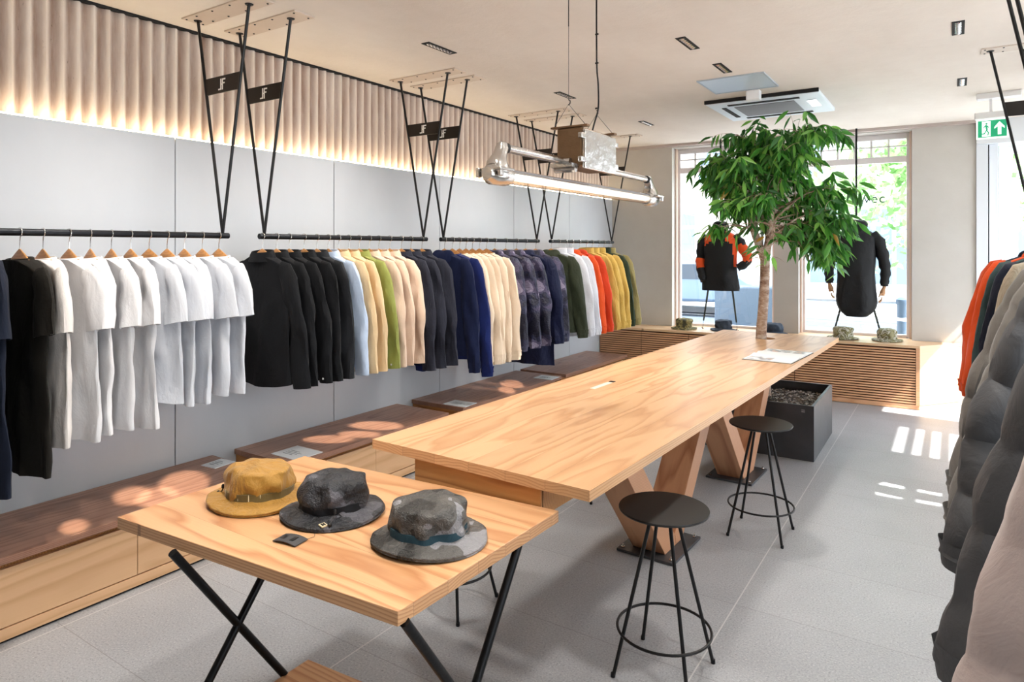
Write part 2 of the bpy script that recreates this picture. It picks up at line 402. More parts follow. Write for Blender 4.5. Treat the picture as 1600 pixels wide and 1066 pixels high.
# ================================================================== CEILING FITTINGS
grp = 'linear downlights in the ceiling'
DL = [(-2.83, 3.41, 'above the second clothes rail from the camera'), (-1.43, 4.21, 'left of centre, third nearest the ceiling air unit'), (-1.415, 4.93, 'just in front of the metal access panel'), (.02, 4.81, 'at the right, larger of the right pair'), (.052, 6.39, 'at the far right, near the exit sign'), (-2.80, 5.06, 'between the pendant lamp cables'), (-2.71, 6.66, 'above the farthest clothes rail')]
for x, y, t in DL:
    r = thing('recessed_downlight', 'slim black linear downlight ' + t, 'ceiling light', (x, y, CH), 0, grp)
    MB().box(-.032, .032, -.145, .145, -.004, 0).build('housing', M['dark'], r)
    mb = MB(); 
    for k in range(7): mb.lathe([(.006, -.012), (.014, -.006), (.018, -.004)], 10, (0, -.105 + .035 * k, 0))
    mb.build('lens_row', M['chrome'], r, smooth=True)
    dl0 = r; grp_dl = grp
r = thing('air_conditioning_unit', 'white recessed ceiling air conditioning cassette with grey grille above the tree', 'air conditioner', (-1.4, 6.43, CH))
MB().box(-.47, .47, -.455, .455, -.035, 0).build('fascia', plain('ac_white', '#dfe8f0', .4), r, bevel=.01)
MB().box(-.27, .24, -.24, .24, -.041, -.035).build('grille', M['grille'], r)
mb = MB(); mb.box(-.3, .3, -.36, -.31, -.040, -.035); mb.box(-.3, .3, .31, .36, -.04, -.035); mb.box(-.38, -.34, -.25, .25, -.04, -.035); mb.build('air_slot', M['dark'], r)
MB().box(.33, .41, -.2, .1, -.040, -.035).build('sensor_window', M['chrome'], r)
MB().box(-.472, .472, -.475, -.455, -.03, 0).build('shadow_gap', M['dark'], r)
r = thing('access_panel', 'square metal ceiling access panel in front of the air conditioning unit', 'ceiling panel', (-1.44, 5.45, CH))
MB().box(-.25, .25, -.25, .25, -.006, 0).build('panel', plain('galvanised_panel', '#c2ced8', .35, .3), r)
mb = MB(); 
for q in ((-.255, .255, -.255, -.243), (-.255, .255, .243, .255), (-.255, -.243, -.25, .25), (.243, .255, -.25, .25)): mb.box(*q, -.010, 0)
mb.build('rim', plain('panel_rim', '#aebbc6', .4, .2), r)
s = tag(MB().box(-.055, .055, -.04, .04, -.085, 0).build('motion_sensor', M['whitepl'], loc=(-1.40, 5.78, CH), bevel=.01), 'small white box sensor on the ceiling between access panel and air unit', 'sensor')

# exit sign
r = thing('exit_sign', 'green and white illuminated running man exit sign under the ceiling', 'sign', (.27, 7.0, CH), math.radians(-4))
MB().box(-.125, .115, -.03, .03, -.215, -.16).build('housing', M['whitepl'], r, bevel=.006)
MB().box(-.11, .2, -.05, .05, -.05, 0).build('ceiling_mount', M['whitepl'], r, bevel=.006)
MB().box(-.02, 0, -.01, .01, -.16, -.05).build('stem', M['whitepl'], r)
pl = MB().box(-.112, .112, -.006, .006, -.385, -.205).build('sign_plate', plain('sign_white', '#f4fbf6', .3, emit=.6), r)
G = plain('sign_green', '#1fa574', .4, emit=.35); Wm = plain('sign_white_symbol', '#f4fff8', .4, emit=.8)
MB().box(-.100, .100, -.008, -.006, -.372, -.230).build('green_field', G, pl)
mb = MB(); mb.box(-.072, -.012, -.010, -.008, -.366, -.236); mb.build('door_symbol', Wm, pl)
mb = MB()
def fl(poly, y0=-.012, y1=-.010): mb.quadring([[(x, y0, z) for x, z in poly], [(x, y1, z) for x, z in poly]], True, True, True)
fl([(-.040 + .008 * math.cos(a), -.258 + .008 * math.sin(a)) for a in [k * PI / 5 for k in range(10)]])
fl([(-.05, -.27), (-.036, -.268), (-.03, -.31), (-.042, -.315)]); fl([(-.05, -.27), (-.064, -.292), (-.06, -.297), (-.046, -.28)]); fl([(-.036, -.27), (-.02, -.29), (-.024, -.296), (-.038, -.282)])
fl([(-.042, -.31), (-.055, -.335), (-.075, -.34), (-.074, -.348), (-.052, -.345), (-.036, -.315)]); fl([(-.036, -.31), (-.022, -.33), (-.026, -.358), (-.034, -.358), (-.030, -.334), (-.042, -.316)])
mb.build('running_figure', G, pl)
mb = MB(); fl([(.05, -.245), (.085, -.29), (.085, -.305), (.062, -.285), (.062, -.355), (.038, -.355), (.038, -.285), (.015, -.305), (.015, -.29)], -.010, -.008); mb.build('arrow_symbol', Wm, pl)

# ================================================================== CLOTHES RAILS
def monogram(r, x, y, z, parent, sgn=1):
    mb = MB(); s = .062; k = .0095; yy0, yy1 = y - .0045, y - .003
    def b(x0, x1, z0, z1): mb.box(x + x0 * s, x + x1 * s, yy0, yy1, z + z0 * s, z + z1 * s)
    b(-.17, -.03, -.5, .5); b(-.48, -.17, -.5, -.37); b(.07, .21, -.5, .5); b(.21, .56, .36, .5); b(.21, .46, .03, .15)
    b(-.03, .07, -.06, .06)
    mb.build('monogram', M['logo'], parent)
M['plate'] = plain('painted_ceiling_plate', '#cdbfb2', .5, .1, var=.08)
SCREW = [None]
def rail(label, X, y0, y1, z=1.72, grp='hanging clothes rails'):
    r = thing('hanging_clothes_rail', label, 'clothes rail', (X, (y0 + y1) / 2, 0), 0, grp)
    L = (y1 - y0) / 2
    MB().tube([(0, -L, z), (0, L, z)], .0165, 14).build('rail', M['rail'], r, smooth=True)
    for yv in (-L + .035, L - .035):
        for sx in (-1, 1):
            MB().tube([(0, yv, z + .012), (sx * .24, yv, CH)], .0085, 8).build('rod', M['black'], r, smooth=True)
        pl = MB().box(-.29, .36, yv - .07, yv + .07, CH - .008, CH).build('ceiling_plate', M['plate'], r)
        for sx in (-.27, -.17, -.02, .14, .33):
            for sy in (-.05, .05):
                if SCREW[0] is None: SCREW[0] = MB().lathe([(.0045, -.0115), (.0065, -.008)], 8).build('screw', M['rail'], pl); o = SCREW[0]
                else: o = SCREW[0].copy(); C.objects.link(o); o.parent = pl
                o.location = (sx, yv + sy, CH)
        for sx in (-.24, .24): MB().lathe([(.020, -.0125), (.023, -.008)], 12, (sx, yv, CH)).build('rod_collar', M['rail'], pl)
        zc = 2.565; h = .047; wa = .24 * (zc - h - z) / (CH - z); wb = .24 * (zc + h - z) / (CH - z)
        mb = MB(); mb.hexa([(-wa, yv - .003, zc - h), (wa, yv - .003, zc - h), (wa, yv + .003, zc - h), (-wa, yv + .003, zc - h), (-wb, yv - .003, zc + h), (wb, yv - .003, zc + h), (wb, yv + .003, zc + h), (-wb, yv + .003, zc + h)])
        lp = mb.build('logo_plate', plain('bronzed_plate', '#2b2723', .4, .6), r)
        monogram(r, -.005, yv, zc, lp)
    return r
RX = -3.4
RL = [(.76, 2.25), (2.45, 3.94), (4.11, 5.61), (5.83, 7.32)]
for (a, b), t in zip(RL, ('left wall, holding T-shirts', 'left wall, holding button shirts', 'left wall, holding cream sweatshirts', 'left wall, farthest, holding yellow jackets')):
    rail('black steel rail on V-shaped rods, ' + t, RX, a, b)
RR = .44
for (a, b), t in zip([(4.02, 5.50), (2.34, 3.82), (.66, 2.14)], ('right side, farthest from the camera', 'right side, above the grey padded coats', 'right side, above the mauve coat')):
    rail('black steel rail on V-shaped rods, ' + t, RR, a, b)

# ---- garments -----------------------------------------------------
def hanger_mesh():
    hook = MB(); pts = [(0, 0, -.088), (0, 0, -.060)]
    for k in range(11):
        a = -PI / 2 + (PI * 1.45) * k / 10
        pts.append((.020 * math.cos(a) , 0, -.001 + .0205 * math.sin(a)))
    pts = [(0, 0, -.085), (0, 0, -.05)] + [(.0205 * math.cos(a), 0, .0 + .0205 * math.sin(a)) for a in [-PI * .42 + PI * 1.35 * k / 11 for k in range(12)]]
    hook.tube(pts, .0022, 6)
    sh = MB(); rings = []
    for i in range(25):
        t = -1 + i / 12; x = .205 * t; at = abs(t)
        zc = -.104 - .100 * at ** 1.15; hz = .025 * (1 - at) ** 1.3 + .009; hy = .0075 + .006 * at ** 2
        yb = 0
        if i in (0, 24): hz *= .5; hy *= .5
        rings.append([(x, yb + hy * math.cos(q), zc + hz * math.sin(q)) for q in [2 * PI * k / 10 for k in range(10)]])
    sh.quadring(rings, True, True, True)
    return hook, sh
hk, shd = hanger_mesh()
hanger0 = thing('wooden_hanger', 'tmp', 'hanger')
shd.build('shoulder_bar', M['hanger'], hanger0, smooth=True); hk.build('hook', M['chrome'], hanger0, smooth=True)
HUSED = [False]
def place_hanger(x, y, z, rz, label, group):
    if not HUSED[0]:
        HUSED[0] = True; h = hanger0; h.location = (x, y, z); h.rotation_euler = (0, 0, rz); h['label'] = label; h['group'] = group; return h
    return dup(hanger0, (x, y, z), rz, label, group)

def cut(mb, rings): mb.quadring(rings, True, False, False)
def garment(name, label, cat, group, loc, rz, mat, kind='tee', L=.78, hw=.24, th=.034, rnd=0, mat2=None, sl=None, puff=0, collar=None, lean=0.0, fold=.012, cmat=None, flare=.0, neck=-.120, swing=0, button=None):
    """hanging garment: body, sleeves, collar or hood. Local x across, y along the rail, z from the rail down."""
    X_ = loc[0]; R = random.Random(rnd * 77 + 5); r = thing(name, label, cat, loc, rz, group)
    n = 44; p = [R.uniform(0, 6.28) for _ in range(8)]; k1 = R.uniform(14, 20); k2 = R.uniform(30, 42)
    def F(x, v):
        a = fold * (min(1, v * 1.25)) ** 1.1
        return a * (.62 * math.sin(k1 * x + p[0] + 1.1 * v) + .38 * math.sin(k2 * x + p[1] + 2.2 * v)) + lean * v
    def nz(x, y, z, k=9, s=1): return noise.noise(Vector((x * k + p[2] * 3, y * k + s * 7, z * k + p[3])))
    top = [(.078, .040, 0.0, .0), (.10, .044, .0, .25), (.14, .046, -.001, .33), (.18, .045, -.004, .35), (.205, .042, -.010, .34), (.218, .038, -.035, .26), (.222, .037, -.08, .12)]
    rings = []
    sc = hw / .24
    for rx, ry, z0, k in top:
        ring = []
        for j in range(n):
            a = 2 * PI * j / n; x = rx * sc * math.cos(a); y = ry * (th / .034) * math.sin(a)
            ring.append((x, y + .004 * nz(x, y, z0, 14), neck + z0 - k * max(0, abs(x) - .075)))
        rings.append(ring)
    z_s = -.13; nl = 60 if puff else 26
    for i in range(1, nl + 1):
        v = i / nl; zz = z_s + (-L - z_s) * v
        if i == nl: zz += .001
        rx = (.222 * sc + (hw + flare - .222 * sc) * v); ry = th * (1 - .15 * math.sin(PI * v))
        if puff:
            q = abs(math.sin((zz) * PI / puff)); ry = th * (.45 + .62 * q ** .5); rx *= (.91 + .09 * q ** .5)
        ring = []
        for j in range(n):
            a = 2 * PI * j / n; ca, sa = math.cos(a), math.sin(a)
            x = rx * ca; y = ry * (abs(sa) ** .85) * (1 if sa > 0 else -1)
            y += F(x, v) * 1.25 + .007 * nz(x, sa * .2, zz, 11, 2) + (0 if puff else .016 * min(1, v * 3) * noise.noise(Vector((x * 21 + p[6] * 9, p[7], zz * 3.2 + sa * .4))))
            x += .012 * nz(x, y, zz, 6, 3)
            hemz = .012 * math.sin(5 * x + p[4]) * v ** 6
            if kind == 'shirt': hemz += (-.035 * (1 - (x / rx) ** 2)) * v ** 8
            ring.append((x, y, neck + zz + hemz))
        rings.append(ring)
    last = rings[-1]
    rings.append([(x * .97, y * .86, z + .002) for x, y, z in last]); rings.append([(x * .96, y * .84, z + .08) for x, y, z in last])
    mb = MB(); cut(mb, rings); mb.build('body', mat, r, smooth=True)
    # sleeves
    for sgn in (-1, 1):
        rr = random.Random(rnd * 31 + (sgn + 3) * 7)
        sw = swing + rr.uniform(-.022, .022)
        if kind == 'tee':
            path = [(.165, -.085, 0), (.188, -.10, 10), (.205, -.14, 35), (.214, -.20, 62), (.222, -.26, 74), (.228, -.315, 80)]; ra = [.055, .072, .079, .080, .080, .080]; rb = [.030, .031, .031, .032, .034, .036]
        else:
            NS = 40 if puff else 20; sl_ = sl or .66; o = .02 + flare
            eb = rr.uniform(.0, .022); o *= (1 if sgn > 0 or X_ > 0 else 0); path = [(.165, -.085, 0), (.195, -.11, 20)] + [(.206 + (.070 if sgn * X_ > 0 or X_ > 0 else .06) * t ** .7 + o * t + eb * math.exp(-((t - .45) / .16) ** 2), -.16 - (sl_ - .16 + .06) * t, 50 + 36 * min(1, t * 2)) for t in [i / NS for i in range(NS + 1)]]
            ra = [.062, .078] + [.082 - .026 * (i / NS) for i in range(NS + 1)]; rb = [.030, .033] + [.036 - .006 * (i / NS) for i in range(NS + 1)]
        rings = []; m = 20
        for i, (cx, cz, ph) in enumerate(path):
            t = i / (len(path) - 1); ph = math.radians(ph)
            e1 = (math.sin(ph), math.cos(ph)); aa, bb = ra[i] * (1 + (.0 if not puff else .08)), rb[i] * (th / .034) ** .7
            if puff:
                q = abs(math.sin(cz * PI / puff + .6)); bb *= (.68 + .44 * q ** .5); aa *= (.86 + .17 * q ** .5)
            yo = sw * t * (1.0 if kind == 'tee' else 1.6)
            ring = []
            for j in range(m):
                a = 2 * PI * j / m
                x = cx * (.96 if sc < 1 else 1) * (sc if sc > 1 else 1) + aa * math.cos(a) * e1[0]; z = cz + aa * math.cos(a) * e1[1]
                y = yo + bb * math.sin(a) + (.0 if i < 2 else 1) * (.012 * noise.noise(Vector((x * 24, sgn * 9 + p[6] * 5, z * 4 + math.sin(a)))) + .010 * nz(x * 1.0, a * .15, z, 9, sgn + 5) + fold * .5 * math.sin(30 * x + p[5] + 14 * z))
                x += (.006 if i > 1 else 0) * nz(x, a, z, 13, 4)
                ring.append((sgn * x, y, neck + z))
            rings.append(ring)
        last = rings[-1]; c0 = [sum(q[k] for q in last) / m for k in range(3)]
        rings.append([tuple(c0[k] + (q[k] - c0[k]) * .9 for k in range(3)) for q in last])
        rings.append([(c0[0] + (q[0] - c0[0]) * .86, c0[1] + (q[1] - c0[1]) * .86, q[2] + .03) for q in last])
        mb = MB(); cut(mb, rings); s_ = mb.build('sleeve', mat2 or mat, r, smooth=True)
        if kind == 'knit' or kind == 'jacket':
            mb = MB(); cc = rings[-3]; c0 = [sum(q[k] for q in cc) / m for k in range(3)]
            cuff = [[(c0[0] + (q[0] - c0[0]) * f, c0[1] + (q[1] - c0[1]) * f, q[2] + dz) for q in cc] for f, dz in ((1.03, .045), (.94, .02), (.9, -.02), (.86, -.035), (.7, -.03))]
            cut(mb, cuff); mb.build('cuff', cmat or mat2 or mat, s_, smooth=True)
        if button and sgn == 1:
            q = path[-1]; b = MB(); b.lathe([(.001, -.002), (.006, -.0015), (.006, .0015), (.001, .002)], 10)
            bo = b.build('cuff_button', M['logo'], s_, smooth=True); bo.rotation_euler = (PI / 2, 0, 0); bo.location = (q[0] + .01, sw * 1.6 - rb[-1] - .006, neck + q[1] + .03)
    # collar / hood
    cm = cmat or mat
    def band(prof, nn=28, tilt=.0):
        rings = []
        for rx, ry, z0 in prof:
            rings.append([(rx * math.cos(a), ry * math.sin(a) + .0, neck + z0 + tilt * math.sin(a)) for a in [2 * PI * j / nn for j in range(nn)]])
        mb = MB(); cut(mb, rings); return mb
    if collar is None or collar == 'rib':
        band([(.086, .046, -.006), (.082, .044, .006), (.076, .040, .008), (.070, .036, 0), (.07, .036, -.02)], tilt=.006).build('neckband', cm, r, smooth=True)
    elif collar == 'shirt':
        band([(.108, .055, -.022), (.092, .048, .018), (.082, .042, .034), (.074, .037, .032), (.07, .034, -.01)], tilt=.010).build('collar', cm, r, smooth=True)
    elif collar == 'stand':
        band([(.092, .050, -.02), (.09, .050, .02), (.088, .048, .05), (.08, .042, .055), (.075, .038, .0)], tilt=.006).build('collar', cm, r, smooth=True)
    elif collar == 'hood':
        mb = MB(); rings = []
        for i in range(13):
            t = i / 12; a0 = t * PI
            rr_ = math.sin(a0) ** .7
            rings.append([(.105 * rr_ * math.cos(a) + .004 * nz(math.cos(a), math.sin(a), t, 3), -.018 + .052 * rr_ * math.sin(a) * (1 + .2 * nz(math.cos(a), math.sin(a), t, 4)), neck - .03 + .062 * -math.cos(a0) + .02 * rr_ * math.cos(2 * a)) for a in [2 * PI * j / 26 for j in range(26)]])
        mb.quadring(rings, True, True, True); mb.build('hood', cm, r, smooth=True)
    return r

F = {}
F['tnavy'] = fabric('navy_jersey', '#141b2b', .85, .25); F['tblack'] = fabric('black_jersey', '#17140f', .85)
F['twhite'] = fabric('white_jersey', '#e0e0e2', .9, .04); F['tgrey'] = fabric('pale_grey_marl_jersey', '#d0d4db', .9, .06)
F['ecru'] = fabric('off_white_jersey', '#dbd6d2', .9, .04)
F['black'] = fabric('black_cotton_twill', '#0c0e12', .8, .2); F['char'] = fabric('charcoal_cotton', '#1e2024', .8, .25)
F['lblue'] = fabric('light_blue_oxford', '#b5c6dd', .85, .1); F['tan'] = fabric('tan_cotton', '#d8bc92', .8, .1)
F['olive'] = fabric('olive_green_cotton', '#8a9148', .75, .2); F['beige'] = fabric('beige_cotton', '#d3b9a2', .75, .12)
F['cord'] = fabric('washed_charcoal_denim', '#282a35', .85, .35, bump=.4); F['navy'] = fabric('navy_fleece', '#131c3c', .9, .2)
F['cobalt'] = fabric('deep_blue_fleece', '#10205a', .9, .2); F['cream'] = fabric('cream_loopback_cotton', '#ecd8bf', .9, .05)
F['camo'] = camo('purple_navy_camouflage_shell', ['#191a2f', '#2c2d49', '#4d4763', '#8b829a'], 8, .45, .7)
F['parka'] = fabric('navy_parka_cloth', '#141b3a', .6, .3, bump=.6); F['dolive'] = fabric('dark_olive_shell', '#333a29', .6, .25, bump=.4)
F['wshell'] = fabric('white_shell', '#dfe2ea', .7, .04, bump=.4); F['orange'] = fabric('orange_shell', '#e8541c', .65, .1, bump=.3)
F['redor'] = fabric('vermilion_shell', '#d8431a', .65, .1, bump=.3); F['yellow'] = fabric('mustard_shell', '#d9b45c', .6, .12, bump=.5)
F['sand'] = fabric('sand_shell', '#b9ad98', .6, .15, bump=.5); F['khaki'] = fabric('khaki_shell', '#9a8d5a', .6, .15, bump=.5); F['green'] = fabric('forest_green_shell', '#26331f', .6, .2)
F['puffb'] = fabric('charcoal_padded_nylon', '#4b4c4f', .55, .15, bump=.45); F['puffg'] = fabric('graphite_padded_nylon', '#6d6a66', .6, .15, bump=.45)
F['puffm'] = fabric('mauve_grey_padded_nylon', '#b3a5a2', .7, .1, bump=.45); F['ink'] = fabric('ink_blue_shell', '#131b2f', .6, .2)
F['teal'] = fabric('dark_teal_shell', '#2f4446', .6, .2)

def yat(px, X=RX):
    r = ray(px, 0); return X / r[0] * r[1]
cnt = {}
def hang(px, side, what, cat, matk, where, X=RX, yy=None, rzdeg=None, hang_label=True, xs=1.0, **kw):
    y = yy if yy is not None else yat(px, X)
    k = len(cnt); cnt[k] = 1
    R = random.Random(k * 13 + 1)
    rz = math.radians(rzdeg if rzdeg is not None else R.uniform(-7, 7))
    name = {'T-shirt': 't_shirt', 'shirt': 'button_shirt', 'hoodie': 'hoodie', 'sweatshirt': 'sweatshirt', 'jacket': 'jacket', 'parka': 'parka', 'padded coat': 'padded_coat'}[cat]
    z = 1.722 + .0165 - .0185 if X < 0 else 1.722
    go_ = garment(name, what + ', ' + where, cat, side, (X + (.0 if X < 0 else 0), y, z), rz, F[matk], rnd=k, **kw)
    go_.scale = (xs, 1, 1)
    place_hanger(X, y, z, rz, 'wooden hanger of the ' + what + ', ' + where, 'wooden hangers')
# rail one
g = 'T-shirts on the nearest rail'
hang(-40, g, 'dark navy T-shirt', 'T-shirt', 'tnavy', 'cut by the left photo edge', yy=.98, L=.92, hw=.27, hang_label=0)
hang(-8, g, 'navy T-shirt', 'T-shirt', 'tnavy', 'directly left of the black T-shirt', yy=1.12, L=.95, hw=.27)
hang(31, g, 'black T-shirt', 'T-shirt', 'tblack', 'left of the off-white T-shirt', L=.90, hw=.26)
wl_ = [67, 108, 141, 174, 204, 233, 261, 288, 316, 342]
Ls = [.82, .84, .82, .80, .84, .73, .75, .77, .74, .76]
for i, (px, L_) in enumerate(zip(wl_, Ls)):
    m = 'ecru' if i == 0 else ('twhite' if i < 5 else 'tgrey')
    nm = {'ecru': 'off-white', 'twhite': 'bright white', 'tgrey': 'pale grey-white'}[m]
    hang(px, g, nm + ' T-shirt', 'T-shirt', m, ORD[i] + ' from the black T-shirt', L=L_ - .02, hw=.245, swing=-.01)
# rail two
g = 'long-sleeved shirts on the second rail'
R2 = [(410, 'black', 'black', 'leftmost on the second rail'), (432, 'black', 'black', 'second from the left, second rail'), (452, 'black', 'black', 'third, with white cuff button'), (475, 'black', 'black', 'directly before the charcoal shirt'), (495, 'char', 'charcoal', 'left of the light blue shirt'), (513, 'lblue', 'light blue', 'before the tan shirts'), (529, 'tan', 'tan', 'directly behind the light blue shirt'), (545, 'tan', 'tan', 'directly in front of the olive shirt'), (561, 'olive', 'olive green', 'among the tan and beige shirts'), (577, 'beige', 'beige', 'directly behind the olive shirt'), (592, 'beige', 'beige', 'in the middle of the three beige shirts'), (609, 'beige', 'beige', 'before the charcoal denim shirts'), (627, 'cord', 'charcoal denim', 'beside the beige shirts'), (642, 'cord', 'charcoal denim', 'middle one of three'), (659, 'cord', 'charcoal denim', 'rightmost on the second rail')]
for i, (px, mk, cn, wh) in enumerate(R2):
    hang(px, g, cn + ' shirt', 'shirt', mk, wh, kind='shirt', L=.73 if i < 5 else .72, sl=.69 if i < 12 else .76, hw=.25 if i == 0 else .24, th=.030, collar='shirt', button=(mk == 'olive' or i == 2), lean=-.01, rzdeg=(3 if i < 5 else 2))
# rail three
g = 'tops on the third rail'
hang(694.5, g, 'dark navy zip hoodie', 'hoodie', 'navy', 'leftmost on the third rail', kind='knit', L=.80, sl=.82, hw=.25, th=.036, collar='hood', rzdeg=3)
hang(707, g, 'deep blue sweatshirt', 'sweatshirt', 'cobalt', 'before the cream sweatshirts', kind='knit', L=.84, sl=.87, hw=.26, th=.036, flare=.01, rzdeg=5)
cw = [718, 728, 738, 749, 760]
for i, px in enumerate(cw):
    hang(px, g, 'cream sweatshirt', 'sweatshirt', 'cream', ORD[i] + ' from the deep blue sweatshirt', kind='knit', L=.78, sl=.80, hw=.245, th=.032, flare=.0, collar='rib', rzdeg=i)
cp = [(773, 'camo', 'jacket', .80), (790, 'camo', 'jacket', .82), (807, 'camo', 'jacket', .83), (821, 'parka', 'parka', 1.05), (837, 'camo', 'jacket', .80)]
for i, (px, mk, ct, L_) in enumerate(cp):
    hang(px, g, ('navy camouflage jacket' if mk == 'camo' else 'long navy parka'), ct, mk, (ORD[[0, 1, 2, 0, 3][i]] + ' after the cream sweatshirts' if mk == 'camo' else 'reaching lowest, among camouflage jackets'), kind='jacket', L=L_, sl=.74, hw=.26 if mk == 'camo' else .29, th=.040, collar='hood', fold=.02, rzdeg=[0, 3, 4, 8, 5][i])
# rail four
g = 'jackets on the farthest rail'
R4 = [(861, 'dolive', 'dark olive jacket', 'hood', .80, 'leftmost on the farthest rail'), (873, 'wshell', 'white jacket', 'stand', .84, 'behind the dark olive jacket'), (884, 'wshell', 'white jacket', 'stand', .86, 'before the orange jackets'), (894, 'orange', 'orange jacket', 'hood', .84, 'behind the white jackets'), (905, 'redor', 'red-orange jacket', 'hood', .80, 'before the mustard jackets'), (916, 'yellow', 'mustard yellow jacket', 'stand', .80, 'nearest the orange jackets'), (925, 'yellow', 'mustard yellow jacket', 'stand', .81, 'middle one of three'), (935, 'yellow', 'mustard yellow jacket', 'stand', .80, 'beside the forest green jacket'), (943.5, 'green', 'forest green jacket', 'stand', .84, 'behind the mustard jackets'), (951, 'khaki', 'khaki jacket', 'stand', .78, 'nearest the plaster wall')]
for i, (px, mk, cn, co, L_, wh) in enumerate(R4):
    hang(px, g, cn, 'jacket', mk, wh, kind='jacket', L=L_, sl=.74, hw=.27, th=.036, collar=co, fold=.014, flare=.02, rzdeg=[10, 8, 6, 6, 4, 4, 4, 2, 0, 0][i])
# right side rails
g = 'coats on the right side rails'
RRL = [(5.36, 'ink', 'black jacket with orange sleeves', 'jacket', 'orange', .98, 0, 'farthest on the right rail'), (5.12, 'orange', 'orange hooded jacket', 'jacket', None, .95, 0, 'right rail, second from far end'), (4.86, 'teal', 'dark teal jacket', 'jacket', None, .98, 0, 'behind the ink blue one'), (4.58, 'ink', 'ink blue jacket', 'jacket', None, .95, 0, 'behind the sand beige one'), (4.25, 'sand', 'sand beige jacket', 'jacket', None, .95, 0, 'behind the grey coats'),
       (3.02, 'puffg', 'graphite padded coat', 'padded coat', None, 1.14, .16, 'farthest grey coat, right side'), (2.68, 'puffg', 'graphite padded coat', 'padded coat', None, 1.14, .16, 'second grey coat from far end'), (2.42, 'puffb', 'charcoal padded coat', 'padded coat', None, 1.16, .16, 'third grey coat from far end'), (1.72, 'puffb', 'charcoal padded coat', 'padded coat', None, 1.18, .17, 'directly behind the mauve coat'), (1.27, 'puffm', 'mauve-grey padded coat', 'padded coat', None, 1.12, .18, 'right edge, nearest the camera')]
for i, (yy, mk, cn, ct, m2, L_, pf, wh) in enumerate(RRL):
    hang(0, g, cn, ct, mk, wh, X=RR, yy=yy, rzdeg=[4, 2, 4, 0, 2, -4, 0, 3, -2, 4][i], kind='jacket', L=L_, sl=.80, hw=.285 if pf else .27, th=.085 if pf else .05, puff=pf, collar='hood' if (i < 2 or pf) else 'stand', fold=.02, flare=.095 if pf else .03, xs=[1, .96, .90, .84, .78, .90, .90, .92, .92, .94][i], mat2=F[m2] if m2 else None)

# ================================================================== BENCHES along the left wall
BT = .378
def bench(label, y0, y1, splits):
    r = thing('storage_bench', label, 'bench', (-3.53, (y0 + y1) / 2, 0), 0, 'low storage benches')
    c = (y0 + y1) / 2; a, b = y0 - c, y1 - c
    MB().box(-.275, .27, a, b, BT - .032, BT).build('bench_top', M['benchtop'], r, bevel=.002)
    MB().box(-.275, .205, a + .012, b - .012, .07, BT - .032).build('carcass', M['drawer'], r)
    MB().box(-.275, .228, a + .01, b - .01, .012, .062).build('plinth', M['benchfront'], r, bevel=.002)
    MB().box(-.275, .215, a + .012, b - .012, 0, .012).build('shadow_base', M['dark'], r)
    ys = [a + .012] + [s - c for s in splits] + [b - .012]
    for p, q in zip(ys[:-1], ys[1:]):
        MB().box(.206, .228, p + .0015, q - .0015, .068, .312).build('drawer_front', M['benchfront'], r, bevel=.001)
bench('low fir storage bench nearest the camera, beneath the T-shirts', .80, 2.41, [1.70])
bench('low fir storage bench beneath the black and beige shirts, second from the camera', 2.56, 4.04, [3.3])
bench('low fir storage bench under the sweatshirts, third from the camera', 4.22, 5.82, [5.0])
bench('low fir storage bench farthest along the wall, beside the slatted window counter', 5.91, 7.42, [6.7])
def card(label, x, y, w_, d_, rz, z=BT, thick=.004, nm='leaflet'):
    r = thing(nm, label, 'leaflet', (x, y, z), rz, 'leaflets on the benches')
    MB().box(-w_ / 2, w_ / 2, -d_ / 2, d_ / 2, 0, thick).build('sheet', M['paper'], r)
    mb = MB()
    for k in range(4): mb.box(-w_ * .3, w_ * (.05 + .08 * (k % 3)), -d_ * .25 + k * .02, -d_ * .25 + k * .02 + .006, thick, thick + .0004)
    mb.build('print', plain('grey_print', '#7d8791', .7), r)
card('white printed leaflet on the near end of the second bench, behind the tan hat', -3.40, 2.72, .24, .20, 0)
card('white printed leaflet on the near end of the third bench', -3.37, 4.32, .22, .17, .05)
card('white printed leaflet on the far end of the third bench', -3.34, 5.66, .2, .17, .05)
card('white leaflet on the far end of the nearest bench, by the tan hat', -3.62, 2.33, .12, .14, .1)

# ================================================================== COUNTER under the windows
r = thing('window_counter', 'long low fir counter with horizontal slatted doors under the end windows', 'counter', (0, 0, 0))
F0 = Vector((-3.80, 7.772)); F1 = Vector((-.29, 7.942)); F2 = Vector((.06, 8.405)); B0 = ep(.01, -.004)
poly = [tuple(F0), tuple(F1), tuple(F2), (ep(3.855, -.004)[0], ep(3.855, -.004)[1]), (B0[0], B0[1])]
poly = [tuple(F0), tuple(F1), tuple(F2), (B0[0], B0[1])]
def off(poly, d):   # crude inset of the front edges
    fd = (F1 - F0).normalized(); fn = Vector((-fd.y, fd.x)); sd = (F2 - F1).normalized(); sn = Vector((-sd.y, sd.x))
    f1 = F1 + fn * d + (-fd) * d * .5
    return [tuple(F0 + fn * d), tuple(f1), tuple(F2 + sn * d - sd * 0), poly[3]]
MB().prism(poly, SZ - .028, SZ).build('counter_top', M['countertop'], r, bevel=.002)
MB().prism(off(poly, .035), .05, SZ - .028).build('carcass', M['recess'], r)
MB().prism(off(poly, .01), 0.004, .05).build('plinth', M['slat'], r)
fd = (F1 - F0).normalized(); ang = math.atan2(fd.y, fd.x); Lf = (F1 - F0).length
cols = [0.0, .56, 1.15, 1.74, 2.33, Lf - .035]
